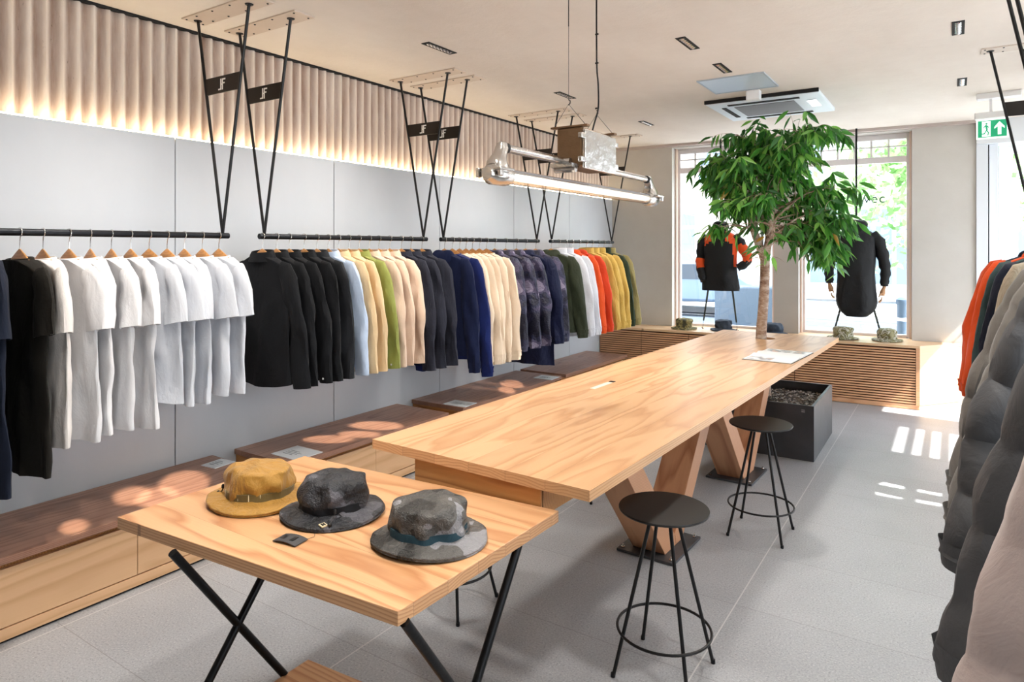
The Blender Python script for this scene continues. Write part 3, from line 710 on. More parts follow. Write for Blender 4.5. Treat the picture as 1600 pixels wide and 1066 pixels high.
for a, b in zip(cols[:-1], cols[1:]):
    mb = MB(); z = .06
    while z < SZ - .045:
        mb.box(a + .004, b - .004, .006, .022, z, z + .0155); z += .0268
    o = mb.build('slatted_door', M['slat'], r); o.location = (F0.x, F0.y, 0); o.rotation_euler = (0, 0, ang)
o = MB().box(Lf - .035, Lf, .0, .035, .05, SZ - .028).build('corner_post', M['slat'], r); o.location = (F0.x, F0.y, 0); o.rotation_euler = (0, 0, ang)
sd = F2 - F1; o = MB().box(.002, sd.length - .02, .004, .02, .05, SZ - .028).build('end_panel', M['countertop'], r); o.location = (F1.x, F1.y, 0); o.rotation_euler = (0, 0, math.atan2(sd.y, sd.x))
# sills continuing into the window recesses
for a, b in ((U['a'], U['b']), (U['c'], U['d'])):
    mb = MB(); ebox(mb, a, b, 0, .2, SZ - .028, SZ - .001); struct(mb.build('trim_3' if a == U['a'] else 'trim_4', M['countertop']))

# ================================================================== LONG TABLE
TA = Vector((-1.517, 1.995)); ta = math.radians(-1.75)
r = thing('long_communal_table', 'long solid fir table with V-shaped legs running to the windows', 'table', (TA.x, TA.y, 0), ta)
HW = .515; TL = 4.62; Z1 = .85; Z0 = .812
# top with a hole for the tree trunk (local y 4.18, x .0): built from four slabs round the slot merged into one mesh
hx, hy, hr = -.01, 4.19, .085
mb = MB()
nseg = 40
def rect_pt(a):
    ca, sa = math.cos(a), math.sin(a)
    ts = []
    if ca > 1e-9: ts.append((HW - hx) / ca)
    if ca < -1e-9: ts.append((-HW - hx) / ca)
    if sa > 1e-9: ts.append((TL - hy) / sa)
    if sa < -1e-9: ts.append((3.6 - hy) / sa)
    t = min(ts); return (hx + t * ca, hy + t * sa)
angs = sorted([2 * PI * k / nseg for k in range(nseg)] + [math.atan2(y - hy, x - hx) % (2 * PI) for x, y in ((HW, TL), (-HW, TL), (-HW, 3.6), (HW, 3.6))])
outer = [rect_pt(a) for a in angs]; inner = [(hx + hr * math.cos(a), hy + hr * math.sin(a)) for a in angs]
mb.quadring([[(x, y, Z0) for x, y in inner], [(x, y, Z0) for x, y in outer], [(x, y, Z1) for x, y in outer], [(x, y, Z1) for x, y in inner], [(x, y, Z0) for x, y in inner]])
mb.box(-HW, HW, 0, 3.6, Z0, Z1)
top = mb.build('table_top', M['table'], r)
o = MB().box(-.02, .012, 0, .22, 0, .0012).build('cable_flap', plain('flap_reflection', '#e8dccb', .4), top); o.location = (-.24, 1.42, Z1)  # pale colour stands for the reflection along the flap strip
o = MB().box(-.02, .012, 0, .03, 0, .0014).build('finger_slot', M['dark'], top); o.location = (-.24, 1.655, Z1)
dw = MB().box(-.29, .31, .018, .66, .705, Z0 - .004).build('drawer_box', M['drawer'], r, bevel=.002)
MB().box(.3102, .3112, .03, .033, .705, Z0 - .004).build('drawer_seam', M['dark'], dw)
def vleg(y0):
    x0, x1 = .0, .19; legs = []
    for pr, mt in (([(y0 - .68, Z0), (y0 - .505, Z0), (y0 + .135, .075), (y0 + .15, .016), (y0, .016)], M['beam']),
                   ([(y0 + .137, .077), (y0 + .75, Z0), (y0 + .93, Z0), (y0 + .245, .016), (y0 + .151, .016)], M['beam2'])):
        mb = MB(); mb.quadring([[(x0, y, z) for y, z in pr], [(x1, y, z) for y, z in pr]], True, True, True)
        o = mb.build('slanted_leg', mt, r, bevel=.003)
    pl = MB().box(x0 - .06, x1 + .075, y0 - .075, y0 + .33, .002, .016).build('base_plate', M['steel'], o, bevel=.002)
    mb = MB()
    for bx in (x0 - .035, x1 + .05):
        for by in (y0 - .045, y0 + .30): mb.lathe([(.011, .016), (.012, .022), (.009, .024)], 6, (bx, by, 0)); mb.lathe([(.005, .024), (.005, .034)], 8, (bx, by, 0))
    mb.build('bolts', M['chrome'], pl)
vleg(3.436 - TA.y - .01); vleg(4.861 - TA.y - .01)

# magazine on the table
r = thing('open_magazine', 'open magazine with photo pages on the far right of the long table', 'magazine', (-1.085, 5.22, Z1), math.radians(-4))
mb = MB(); rings = []
for j in range(13):
    t = j / 12; y = -.30 + .60 * t; d = abs(y); zt = .006 + .012 * math.exp(-((d - .05) / .07) ** 2) * (1 if d > .012 else .2)
    rings.append([(-.165, y, 0.0), (-.165, y, zt), (.165, y, zt), (.165, y, 0.0)])
mb.quadring(rings, True, True, True)
pg = mb.build('pages', plain('magazine_paper', '#eceef0', .35), r, smooth=True)
pm_ = camo('magazine_photo', ['#f0f0f0', '#c9cacc', '#8e9297', '#c2a08c'], 16, .35, .02)
mb = MB(); mb.box(-.15, .15, .05, .285, .0075, .0080); mb.build('page_photo', pm_, pg)
mb = MB(); mb.box(-.15, .02, -.28, -.12, .0075, .0080); mb.build('page_photo', pm_, pg)
MB().box(-.172, .172, -.306, .306, -.0, .0015).build('cover', M['char'] if 'char' in M else M['dark'], r)

# ================================================================== FRONT DISPLAY TABLE
r = thing('display_table', 'fir display table with black crossed tube legs carrying three hats', 'table', (-1.75, 1.55, 0))
q = [(-2.337, 1.136), (-1.149, 1.224), (-1.131, 1.999), (-2.347, 1.918)]
ql = [(x + 1.75, y - 1.55) for x, y in q]
MB().prism(ql, .711, .75).build('table_top', M['ftable'], r, bevel=.002)
def leg(p, q_): MB().tube([(p[0] + 1.75, p[1] - 1.55, p[2]), (q_[0] + 1.75, q_[1] - 1.55, q_[2])], .0135, 12).build('leg', M['blacktube'], r, smooth=True)
leg((-2.01, 1.14, .711), (-2.01, 1.63, .004)); leg((-2.01, 1.62, .711), (-2.01, 1.07, .004))
leg((-1.15, 1.25, .711), (-1.15, 1.75, .004)); leg((-1.15, 1.775, .711), (-1.15, 1.27, .004))
MB().prism([(x + 1.75, y - 1.55) for x, y in ((-2.0, 1.2), (-1.17, 1.27), (-1.17, 1.72), (-2.005, 1.655))], .095, .12).build('lower_shelf', M['ftable'], r, bevel=.002)

# ================================================================== HATS
def hat(label, loc, rz, mat, band, crown=.092, H=.115, brim=.17, rnd=0, squash=1.0, det=None, sag=.02, grp='bucket hats on the display table', s=1.0, tilt=0.0, bandmat=True):
    R = random.Random(rnd); r = thing('bucket_hat', label, 'hat', loc, rz, grp); p = R.uniform(0, 50)
    n = 56
    def nz(x, y, z, k): return noise.noise(Vector((x * k + p, y * k, z * k)))
    def ring(rx, z, amp=0.0, zamp=0.0, k=18, wav=0):
        o = []
        for j in range(n):
            a = 2 * PI * j / n; x = rx * math.cos(a) * 1.06; y = rx * math.sin(a) * .97 * squash
            d = 1 + amp * nz(x, y, z, k) / max(rx, .02)
            o.append((x * d * s, y * d * s, (z + zamp * nz(x, y, 0, k) + wav * math.cos(2 * a + p)) * s))
        return o
    # crown
    c = crown; prof = [(.004, H + .004), (c * .35, H + .004), (c * .62, H + .001), (c * .85, H - .003), (c * .97, H - .011), (c * 1.02, H - .024), (c * 1.05, H - .042), (c * 1.05, H - .06), (c * 1.03, .048), (c * 1.01, .038), (c * 1.0, .030)]
    # denser
    P2 = []
    for a, b in zip(prof[:-1], prof[1:]):
        P2 += [a, ((a[0] + b[0]) / 2, (a[1] + b[1]) / 2)]
    P2.append(prof[-1])
    mb = MB(); mb.quadring([ring(x, z + tilt * 0, .020 if z < H - .002 else .008, .009 if z > .05 else .002, 22) for x, z in P2], True, True, False); mb.build('crown', mat, r, smooth=True, subsurf=1)
    # brim
    mb = MB(); bp = [(c * 1.0, .032), (c * 1.06, .024), (c * 1.2, .019), (c * 1.45, .015), (c * 1.65, .011), (brim * .97, .006), (brim, .003), (brim * .995, .0), (brim * .95, .003), (c * 1.5, .008), (c * 1.0, .02)]
    mb.quadring([ring(x, z + (sag * ((x - c) / (brim - c)) ** 2 if x > c else 0) * .0, .006 if z > .004 else .003, .003, 22, wav=max(0, (x - c) / (brim - c)) * .006 + 0) for x, z in bp])
    mb.v = [(x, y, z + .006 * s) for x, y, z in mb.v]
    mb.build('brim', mat, r, smooth=True, subsurf=1)
    if bandmat:
        mb = MB(); mb.quadring([ring(c * 1.05, z, .008, .0, 26) for z in (.032, .040, .052, .056)] + [ring(c * .98, .056, .008, 0, 26)]); bo = mb.build('hat_band', band, r, smooth=True)
    if det == 'ties':
        mb = MB()
        for k in range(-5, 3):
            a = -PI / 2 + k * .33; x, y = c * 1.115 * math.cos(a), c * 1.02 * math.sin(a); mb.tube([(x, y, .035), (x, y, .057)], .0016, 5)
        mb.build('stitching', plain('pale_thread', '#d9cfae', .8), bo)
    if det in ('ties', 'cord'):
        a = -PI * .88 if det == 'ties' else -PI * .42
        x, y = c * 1.12 * math.cos(a), c * 1.08 * math.sin(a); ex, ey = brim * .9 * math.cos(a - .1), brim * .9 * math.sin(a - .1)
        mb = MB(); mb.tube([(x, y, .05), (x * 1.1, y * 1.1, .042), ((x + ex) / 2, (y + ey) / 2, .032), (ex, ey, .022)], .0018, 6)
        mb.tube([(x, y, .05), (x * 1.15 + .02, y * 1.1, .036), ((x + ex) / 2 + .02, (y + ey) / 2 + .01, .031)], .0016, 6)
        mb.lathe([(.003, 0), (.006, .003), (.006, .012), (.003, .016)], 8, (x * 1.08, y * 1.08, .042)); mb.lathe([(.003, 0), (.007, .003), (.007, .010), (.003, .014)], 8, (ex, ey, .016))
        mb.build('cord_and_toggle', M['black'], r, smooth=True)
    if det == 'cord':
        a = -PI * .5; b = MB(); b.box(-.011, .011, -.011, .011, -.002, .002)
        bo_ = b.build('badge', plain('badge_metal', '#d8c9a4', .4), r, bevel=.001); bo_.location = (brim * .90 * math.cos(a), brim * .86 * math.sin(a), .0195); bo_.rotation_euler = (.15, 0, .8)
        b = MB(); b.box(-.006, -.002, -.007, .007, .002, .003); b.box(.002, .006, -.007, .007, .002, .003); b.box(-.006, .006, -.002, .002, .002, .003); b.build('badge_letter', M['dark'], bo_)
    return r
Hm = {}
Hm['tan'] = fabric('mustard_waxed_cotton', '#a87d36', .5, .35, bump=.9); Hm['tanband'] = fabric('olive_webbing', '#6a5a33', .8)
Hm['blk'] = camo('black_tonal_camouflage', ['#15161a', '#22242a', '#2c2e33', '#55555c'], 12, .5, .8)
Hm['grey'] = camo('grey_waxed_two_tone', ['#2a2927', '#4b4a48', '#5a5855', '#8c8c90'], 9, .45, .9); Hm['teal'] = fabric('dark_teal_webbing', '#27424e', .7)
hat('mustard tan bucket hat with webbing band, leftmost of the three on the display table', (-2.07, 1.495, .750), .25, Hm['tan'], Hm['tanband'], rnd=3, det='ties', H=.128, crown=.108, brim=.170)
hat('black camouflage bucket hat with square badge, middle of the display table', (-1.755, 1.555, .750), .62, Hm['blk'], fabric('black_webbing', '#14161b', .7), rnd=5, det='cord', H=.132, crown=.100, brim=.165)
hat('grey waxed bucket hat with dark teal band, nearest the right corner of the display table', (-1.348, 1.575, .750), .5, Hm['grey'], Hm['teal'], rnd=9, H=.128, crown=.106, brim=.170)
Hm['cam'] = camo('woodland_camouflage', ['#3b3722', '#6b6238', '#8d8250', '#4f4a30'], 22, .8); Hm['cl'] = camo('pale_grey_camouflage', ['#8f8a6a', '#6d6a45', '#b9b7a9', '#77745a'], 22, .8)
Hm['navy'] = fabric('slate_navy_cotton', '#3a4452', .8)
g = 'bucket hats on the window counter'
for lb, x, y, mk in (('woodland camouflage bucket hat at the left end of the window counter', -2.77, 8.02, 'cam'), ('dark slate bucket hat on the counter beneath the orange jacket', -2.32, 8.12, 'navy'), ('navy bucket hat on the counter, directly right of the tree trunk', -1.73, 8.08, 'navy'), ('pale camouflage bucket hat on the counter, touching the far corner of the long table', -1.02, 8.12, 'cl'), ('pale camouflage bucket hat, rightmost on the window counter', -.60, 8.19, 'cl')):
    hat(lb, (x, y, SZ), x * 3, Hm[mk], None, rnd=int(-x * 100), grp=g, crown=.092, H=.13, brim=.155, bandmat=False)
# price tag
r = thing('price_tag', 'dark grey leather-look swing tag with white edge beside the black hat', 'tag', (-1.70, 1.335, .7505), math.radians(8))
mb = MB(); rings = []
for j in range(9):
    t = j / 8; x = -.045 + .09 * t; z = .002 + .006 * (math.sin(PI * t))
    rings.append([(x, -.028, z), (x, .028, z), (x, .028, z + .0025), (x, -.028, z + .0025)])
mb.quadring(rings, True, True, True); mb.build('card', M['steel'] and plain('dark_card', '#3c3b3d', .6), r)
mb = MB(); mb.box(-.03, -.006, -.012, .012, .0094, .0098); mb.box(.0, .022, -.014, .014, .0098, .0102); mb.build('print', M['black'], r)
MB().tube([(.04, .02, .004), (.05, .05, .003), (.035, .07, .006)], .0008, 5).build('string', M['black'], r)

# ================================================================== STOOLS
def stool(label, x, y, rz=0, base=None):
    if base: return dup(base, (x, y, 0), rz, label, 'black bar stools')
    r = thing('bar_stool', label, 'stool', (x, y, 0), rz, 'black bar stools')
    MB().lathe([(.004, .612), (.09, .613), (.15, .619), (.172, .627), (.175, .632), (.173, .636), (.16, .6365), (.004, .634)], 48).build('seat', M['black'], r, smooth=True)
    for sx in (-1, 1):
        for sy in (-1, 1):
            MB().tube([(sx * .036, sy * .036, .615), (sx * .147, sy * .147, .006)], .0072, 10).build('leg', M['black'], r, smooth=True)
            l = MB(); l.lathe([(.008, 0), (.009, .003), (.0085, .016)], 10, (sx * .148, sy * .148, 0)); l.build('foot', M['rail'], r, smooth=True)
    MB().tube([(.180 * math.cos(a), .180 * math.sin(a), .165) for a in [2 * PI * k / 48 for k in range(49)]], .0055, 8, False).build('foot_ring', M['black'], r, smooth=True)
    return r
st = stool('black round-seat metal bar stool nearest the camera, in front of the long table', -.947, 2.507)
stool('black round-seat metal bar stool beside the steel planter', -.937, 4.03, 0, st)
stool('black metal bar stool mostly hidden behind the display table, only feet showing', -1.955, 2.45, .0, st)
stool('black metal bar stool hidden under the far side of the long table', -2.1, 4.02, 0, st)

# ================================================================== PLANTER + TREE
r = thing('steel_planter', 'large square blackened steel planter under the end of the long table', 'planter', (-1.395, 6.06, 0), math.radians(.5))
a = .49; t = .022; h = .43
mb = MB(); sq = lambda k, z: [(-k, -k, z), (k, -k, z), (k, k, z), (-k, k, z)]
mb.quadring([sq(a, .0), sq(a, h), sq(a - t, h), sq(a - t, .05)], True, True, True)
bx_ = mb.build('box', M['steel'], r, bevel=.002)
mb = MB(); mb.box(.40, .425, -a - .001, -a, .375, .385); mb.box(.40, .425, -a - .001, -a, .39, .396); mb.build('maker_mark', M['grille'], bx_)
N = NT('bark_chippings'); f = N.noise(N.obj, 55, 4, .7); N.col(N.ramp(f, [(.38, hexc('#201d1c')), (.5, hexc('#6b6560')), (.62, hexc('#c9c4be'))])); N.set(Roughness=.9); N.bump(f, .8, .02)
mb = MB(); n = 40; k = a - t - .001
rows = [[(-k + 2 * k * j / n, -k + 2 * k * i / n, .34 + .012 * noise.noise(Vector((i * .9, j * .9, 1))) + .01 * noise.noise(Vector((i * .2, j * .2, 5)))) for j in range(n + 1)] for i in range(n + 1)]
mb.quadring(rows, False); so_ = mb.build('soil', N.mat, r)
mb = MB(); R = random.Random(4)
for _ in range(1500):
    x, y = R.uniform(-k + .02, k - .02), R.uniform(-k + .02, k - .02); z = .345 + R.uniform(0, .012); a_ = R.uniform(0, PI); l = R.uniform(.008, .02); w_ = R.uniform(.004, .008); tz = R.uniform(-.006, .006)
    cx, sx = math.cos(a_), math.sin(a_)
    pts = []
    for dz in (0, .003):
        for u, v in ((-l, -w_), (l, -w_), (l, w_), (-l, w_)): pts.append((x + u * cx - v * sx, y + u * sx + v * cx, z + dz + tz * (1 if u > 0 else -1)))
    mb.mi = R.choice((0, 0, 1, 2)); mb.hexa(pts)
bc = mb.build('bark_chips', [plain('chip_dark', '#4a4542', .9), plain('chip_pale', '#cfcac3', .9), plain('chip_brown', '#7b6b5c', .9)], r); bc['kind'] = 'stuff'

TR = Vector((-1.395, 6.17, 0))
r = thing('indoor_fig_tree', 'tall potted fig tree with pale trunk growing through the long table', 'tree', (TR.x, TR.y, .35))
N = NT('pale_fig_bark'); f = N.noise(N.scale(N.obj, (1, 1, 2.2)), 14, 5, .7)
N.col(N.ramp(f, [(.32, hexc('#7d5e4c')), (.5, hexc('#b09885')), (.7, hexc('#d9cfc6'))])); N.set(Roughness=.8); N.bump(f, .6, .01); M['bark'] = N.mat
def wob(p, k=3): return Vector((noise.noise(Vector((p[2] * k, 1, 2))), noise.noise(Vector((p[2] * k, 5, 9))), 0)) * .02
tp = []; 
tr_pts = [(0, 0, -.01), (-.01, 0, .2), (-.035, 0, .5), (-.02, 0, .75), (-.005, 0, 1.0), (.0, 0, 1.2), (.02, 0, 1.32), (.05, 0, 1.52), (.06, 0, 1.72), (.05, .02, 1.95), (.02, .02, 2.15)]
rr = [.052, .048, .046, .043, .042, .04, .034, .028, .022, .015, .008]
def smoothpath(P, m=5):
    out = []
    for i in range(len(P) - 1):
        p0 = P[max(i - 1, 0)]; p1 = P[i]; p2 = P[i + 1]; p3 = P[min(i + 2, len(P) - 1)]
        for k in range(m):
            t = k / m; out.append(tuple(.5 * ((2 * p1[c]) + (-p0[c] + p2[c]) * t + (2 * p0[c] - 5 * p1[c] + 4 * p2[c] - p3[c]) * t * t + (-p0[c] + 3 * p1[c] - 3 * p2[c] + p3[c]) * t ** 3) for c in range(len(p1))))
    out.append(tuple(P[-1])); return out
def btube(mb, P, n=10):
    S = smoothpath(P); mb.tube([p[:3] for p in S], [p[3] for p in S], n)
mb = MB(); btube(mb, [(*p, q) for p, q in zip(tr_pts, rr)], 16); mb.build('trunk', M['bark'], r, smooth=True)
mb = MB()
btube(mb, [(.0, 0, 1.18, .036), (-.05, .0, 1.32, .034), (-.11, .0, 1.50, .032), (-.14, .01, 1.66, .028), (-.13, .0, 1.85, .02), (-.18, -.02, 2.05, .010)], 12)
mb.build('main_branch', M['bark'], r, smooth=True)
R = random.Random(11)
leaves = []; tw = MB()
def in_crown(): 
    return None
starts = [Vector(p) for p in ((.03, 0, 1.38), (.05, 0, 1.5), (.06, 0, 1.62), (.06, 0, 1.75), (.05, .01, 1.9), (.03, .02, 2.05), (-.11, 0, 1.5), (-.14, 0, 1.66), (-.135, 0, 1.8), (-.15, 0, 1.95), (-.17, 0, 2.02), (.0, 0, 1.2))]
cosT, sinT = math.cos(TH), math.sin(TH)
def twig(p, d, L, r0, depth=0):
    n = 9; pts = [p.copy()]; q = p.copy(); dd = d.normalized()
    for i in range(n):
        dd = (dd + Vector((R.uniform(-.16, .16), R.uniform(-.16, .16), R.uniform(-.1, .1))) + Vector((0, 0, -.10 - .09 * i / n)) * (1 if depth or i > 3 else 0)).normalized()
        q = q + dd * (L / n); pts.append(q.copy())
    tw.tube(pts, [r0 * (1 - .85 * i / n) for i in range(n + 1)], 5)
    if depth == 0:
        for i in range(2, n + 1):
            for _ in range(2 if i % 2 else 1):
                ddir = Vector((R.uniform(-1, 1), R.uniform(-1, 1), R.uniform(-.3, .6))) + (pts[i] - p).normalized() * .9
                twig(pts[i], ddir, R.uniform(.14, .28), r0 * .3, 1)
    lo = 0 if depth else 4
    for i in range(lo, n + 1):
        if R.random() < .97: leaves.append((pts[i], dd))
        if depth and R.random() < .15: leaves.append((pts[i], dd))
NB = 34
for k in range(NB):
    s0 = starts[k % len(starts)] + Vector((0, 0, -.01))
    az = 2 * PI * (k * .618) % (2 * PI) + R.uniform(-.2, .2); el = R.uniform(.25, 1.05)
    d = Vector((math.cos(az) * math.cos(el), math.sin(az) * math.cos(el), math.sin(el)))
    # crown wider to the right of the photo, upright top
    side = d.x * cosT + d.y * sinT
    L = R.uniform(.42, .58) * (.90 + .42 * side) * (.95 if el > .8 else 1)
    twig(s0 + Vector((0, 0, R.uniform(-.03, .05))), d, L, .011)
# drooping sprays low on the right
for k in range(9):
    d = Vector((cosT, sinT, 0)) * R.uniform(.7, 1) + Vector((R.uniform(-.25, .25), R.uniform(-.25, .25), R.uniform(-.1, .25)))
    twig(Vector((.03, 0, 1.36 + .03 * k)), d, R.uniform(.44, .56), .009)
for k in range(3):
    d = Vector((-cosT * .3 + R.uniform(-.2, .4), -.5, .3)); twig(Vector((.0, 0, 1.15 + .04 * k)), d, .3, .006, 1)
tw.build('branches', M['bark'], r, smooth=True)
lm = MB()
def keep(p):
    sd_ = p.x * cosT + p.y * sinT; z = p.z + .35
    lim = 1.78 if sd_ < -.35 else (1.98 if sd_ < .12 else (1.80 if sd_ < .28 else 1.52))
    rr_ = math.hypot(p.x - .08, p.y - .06)
    if z < lim: return R.random() < .07
    if rr_ < .26 and z < 2.35: return R.random() < .30
    return R.random() < .80
for (p, d) in leaves:
    if not keep(p): continue
    L = R.uniform(.10, .15); W = L * R.uniform(.12, .165)
    dr_ = Vector((R.uniform(-1, 1), R.uniform(-1, 1), R.uniform(-1.5, .1))) + Vector((d.x, d.y, -.3)) * .5
    dr_.normalize(); sd_ = dr_.cross(Vector((R.uniform(-1, 1), R.uniform(-1, 1), R.uniform(-.3, 1)))).normalized(); nn = sd_.cross(dr_)
    P = []
    for t, wv in ((0, .08), (.25, .8), (.5, 1.0), (.75, .62), (1.0, .02)):
        c = p + dr_ * (L * t) + Vector((0, 0, -.22 * L * t * t)); P.append((c - sd_ * W * wv + nn * W * .35 * wv, c, c + sd_ * W * wv + nn * W * .35 * wv))
    b = len(lm.v); lm.mi = R.choice((0, 0, 1, 1, 2)) if R.random() > .003 else 3
    for a_, c_, e_ in P: lm.v += [tuple(a_), tuple(c_), tuple(e_)]
    for i in range(4):
        for o in (0, 1): lm.f.append((b + i * 3 + o, b + i * 3 + o + 1, b + i * 3 + o + 4, b + i * 3 + o + 3)); lm.m.append(lm.mi)
def leafm(name, h):
    N = NT(name); N.col(hexc(h)); N.set(Roughness=.34)
    tb = N.n('ShaderNodeBsdfTranslucent', {'Color': tuple(min(1, c * 1.6) for c in hexc(h)[:3]) + (1,)}); mx = N.n('ShaderNodeMixShader', {0: .3})
    N.t.links.new(N.bsdf.outputs[0], mx.inputs[1]); N.t.links.new(tb.outputs[0], mx.inputs[2]); N.t.links.new(mx.outputs[0], [n for n in N.t.nodes if n.type == 'OUTPUT_MATERIAL'][0].inputs[0]); return N.mat
fo = lm.build('foliage', [leafm('leaf_dark_green', '#356a2c'), leafm('leaf_mid_green', '#4d8f38'), leafm('leaf_bright_green', '#7db552'), leafm('leaf_yellow', '#b08a34')], r, smooth=True)
fo['kind'] = 'stuff'

# ================================================================== PENDANT LAMP
r = thing('industrial_pendant_lamp', 'polished aluminium industrial tube lamp hanging over the long table', 'pendant lamp', (-1.45, 2.9, 1.93))
y0, y1 = -.76, .67
N = NT('clear_glass_tube')
g = N.n('ShaderNodeBsdfTransparent', {'Color': (.93, .93, .92, 1)}); gl = N.n('ShaderNodeBsdfGlossy', {'Roughness': .08}); lw = N.n('ShaderNodeLayerWeight', {'Blend': .35}); mx = N.n('ShaderNodeMixShader', {0: lw.outputs['Facing']})
N.t.links.new(g.outputs[0], mx.inputs[1]); N.t.links.new(gl.outputs[0], mx.inputs[2])
N.t.links.new(mx.outputs[0], [n for n in N.t.nodes if n.type == 'OUTPUT_MATERIAL'][0].inputs[0])
gt = MB().tube([(0, y0, 0), (0, y1, 0)], .030, 28).build('glass_tube', N.mat, r, smooth=True)
MB().tube([(0, y0 + .02, 0), (0, y1 - .02, 0)], .0155, 16).build('fluorescent_lamp', plain('lit_lamp', (1, .94, .84), .5, emit=.95), gt, smooth=True)
MB().box(-.024, .024, y0 + .02, y1 - .02, .020, .022).build('reflector', M['grille'], gt)
MB().tube([(0, y0 - .03, .108), (0, -.26, .108)], .0165, 16).build('support_pipe', M['alu'], r, smooth=True)
MB().tube([(0, .06, .108), (0, y1 + .02, .108)], .0165, 16).build('support_pipe', M['alu'], r, smooth=True)
for sg, yy in ((-1, y0), (1, y1)):
    e = MB(); 
    e.tube([(0, yy - sg * .02, 0), (0, yy + sg * .01, 0), (0, yy + sg * .09, 0), (0, yy + sg * .12, 0)], [.036, .041, .041, .024], 20)
    cp_ = e.build('end_casting', M['alu'], r, smooth=True)
    e = MB()
    rings = []
    for hy_, hx_, z, oy in ((.042, .040, .0, .05), (.040, .038, .035, .05), (.036, .034, .05, .052), (.030, .028, .065, .045), (.024, .024, .085, .03), (.024, .023, .105, .02), (.018, .017, .125, .018), (.006, .006, .131, .018)):
        rings.append([(hx_ * math.copysign(abs(math.cos(a)) ** .6, math.cos(a)), yy + sg * oy + hy_ * math.copysign(abs(math.sin(a)) ** .6, math.sin(a)), z) for a in [2 * PI * k / 24 for k in range(24)]])
    e.quadring(rings, True, True, True); e.build('neck', M['alu'] if sg > 0 else M['alu'], cp_, smooth=True)
    e = MB()
    for sx in (-1, 1):
        e.box(sx * .030 - .008, sx * .030 + .022 * sx + .008, yy + sg * .02, yy + sg * .115, .010, .022)
    e.box(-.055, .055, yy + sg * .10 - .006, yy + sg * .10 + .006, .006, .022)
    for sx in (-.05, .05): e.box(sx - .008, sx + .008, yy + sg * .10 - .012, yy + sg * .10 + .010, -.012, .024)
    e.build('clamp_lugs', M['alu'], cp_, bevel=.003)
    MB().tube([(0, yy - sg * .012, .108), (0, yy + sg * .006, .108)], .021, 16).build('collar', M['black'], cp_, smooth=True)
bx = MB().box(-.055, .075, -.26, .05, .085, .262).build('ballast_box', M['alud'], r, bevel=.01)
cv = MB(); cv.box(.078, .092, -.262, .062, .075, .25); cv.box(.074, .094, -.30, -.255, .10, .125); cv.box(.074, .094, -.30, -.255, .205, .23); cv.box(.074, .094, .055, .085, .10, .125); cv.box(.074, .094, .055, .085, .205, .23)
cv.build('cover_plate', M['alu'], bx, bevel=.004)
cl = MB(); cl.box(-.05, .06, -.33, -.262, .078, .094); cl.tube([(-.045, -.29, .07), (.06, -.29, .07)], .014, 12); cl.tube([(-.03, -.31, .10), (.045, -.31, .10)], .018, 14)
cl.build('cable_gland', M['alu'], bx, smooth=True)
MB().box(-.085, .10, -.262, -.232, .262, .27).build('hanging_bracket', M['alud'], bx); MB().box(-.085, .10, .02, .05, .262, .27).build('hanging_bracket', M['alud'], bx)
for yc in (-.247, .035):
    MB().tube([(-.075, yc, .27), (.0, yc, .37), (.085, yc, .27)], .0014, 5).build('sling_wire', M['steel'], r)
    mb = MB(); mb.tube([(0, yc, .365), (.008, yc, .374), (.008, yc, .385), (0, yc, .39)], .0025, 6); mb.build('hook', M['black'], r, smooth=True)
MB().tube([(0, -.247, .39), (0, -.247, CH - 1.93)], .0011, 5).build('suspension_cable', M['steel'], r)
mb = MB(); mb.tube([(0, -.247, .72), (0, -.247, CH - 1.93)], .0022, 5); mb.build('cable_sleeve', M['black'], r)
P = [(-.0, -.02, .262), (.005, .0, .32), (.012, .03, .40), (.008, .037, .52), (.002, .035, .60), (.0, .035, .8), (0, .035, CH - 1.93)]
MB().tube(smoothpath(P, 4), .0042, 7).build('power_cord', M['black'], r, smooth=True)
mb = MB()
for z in (.40, .62, .76): mb.tube([(-.006, .035, z), (.010, .035, z)], .0045, 6)
mb.build('cable_ties', M['black'], r)

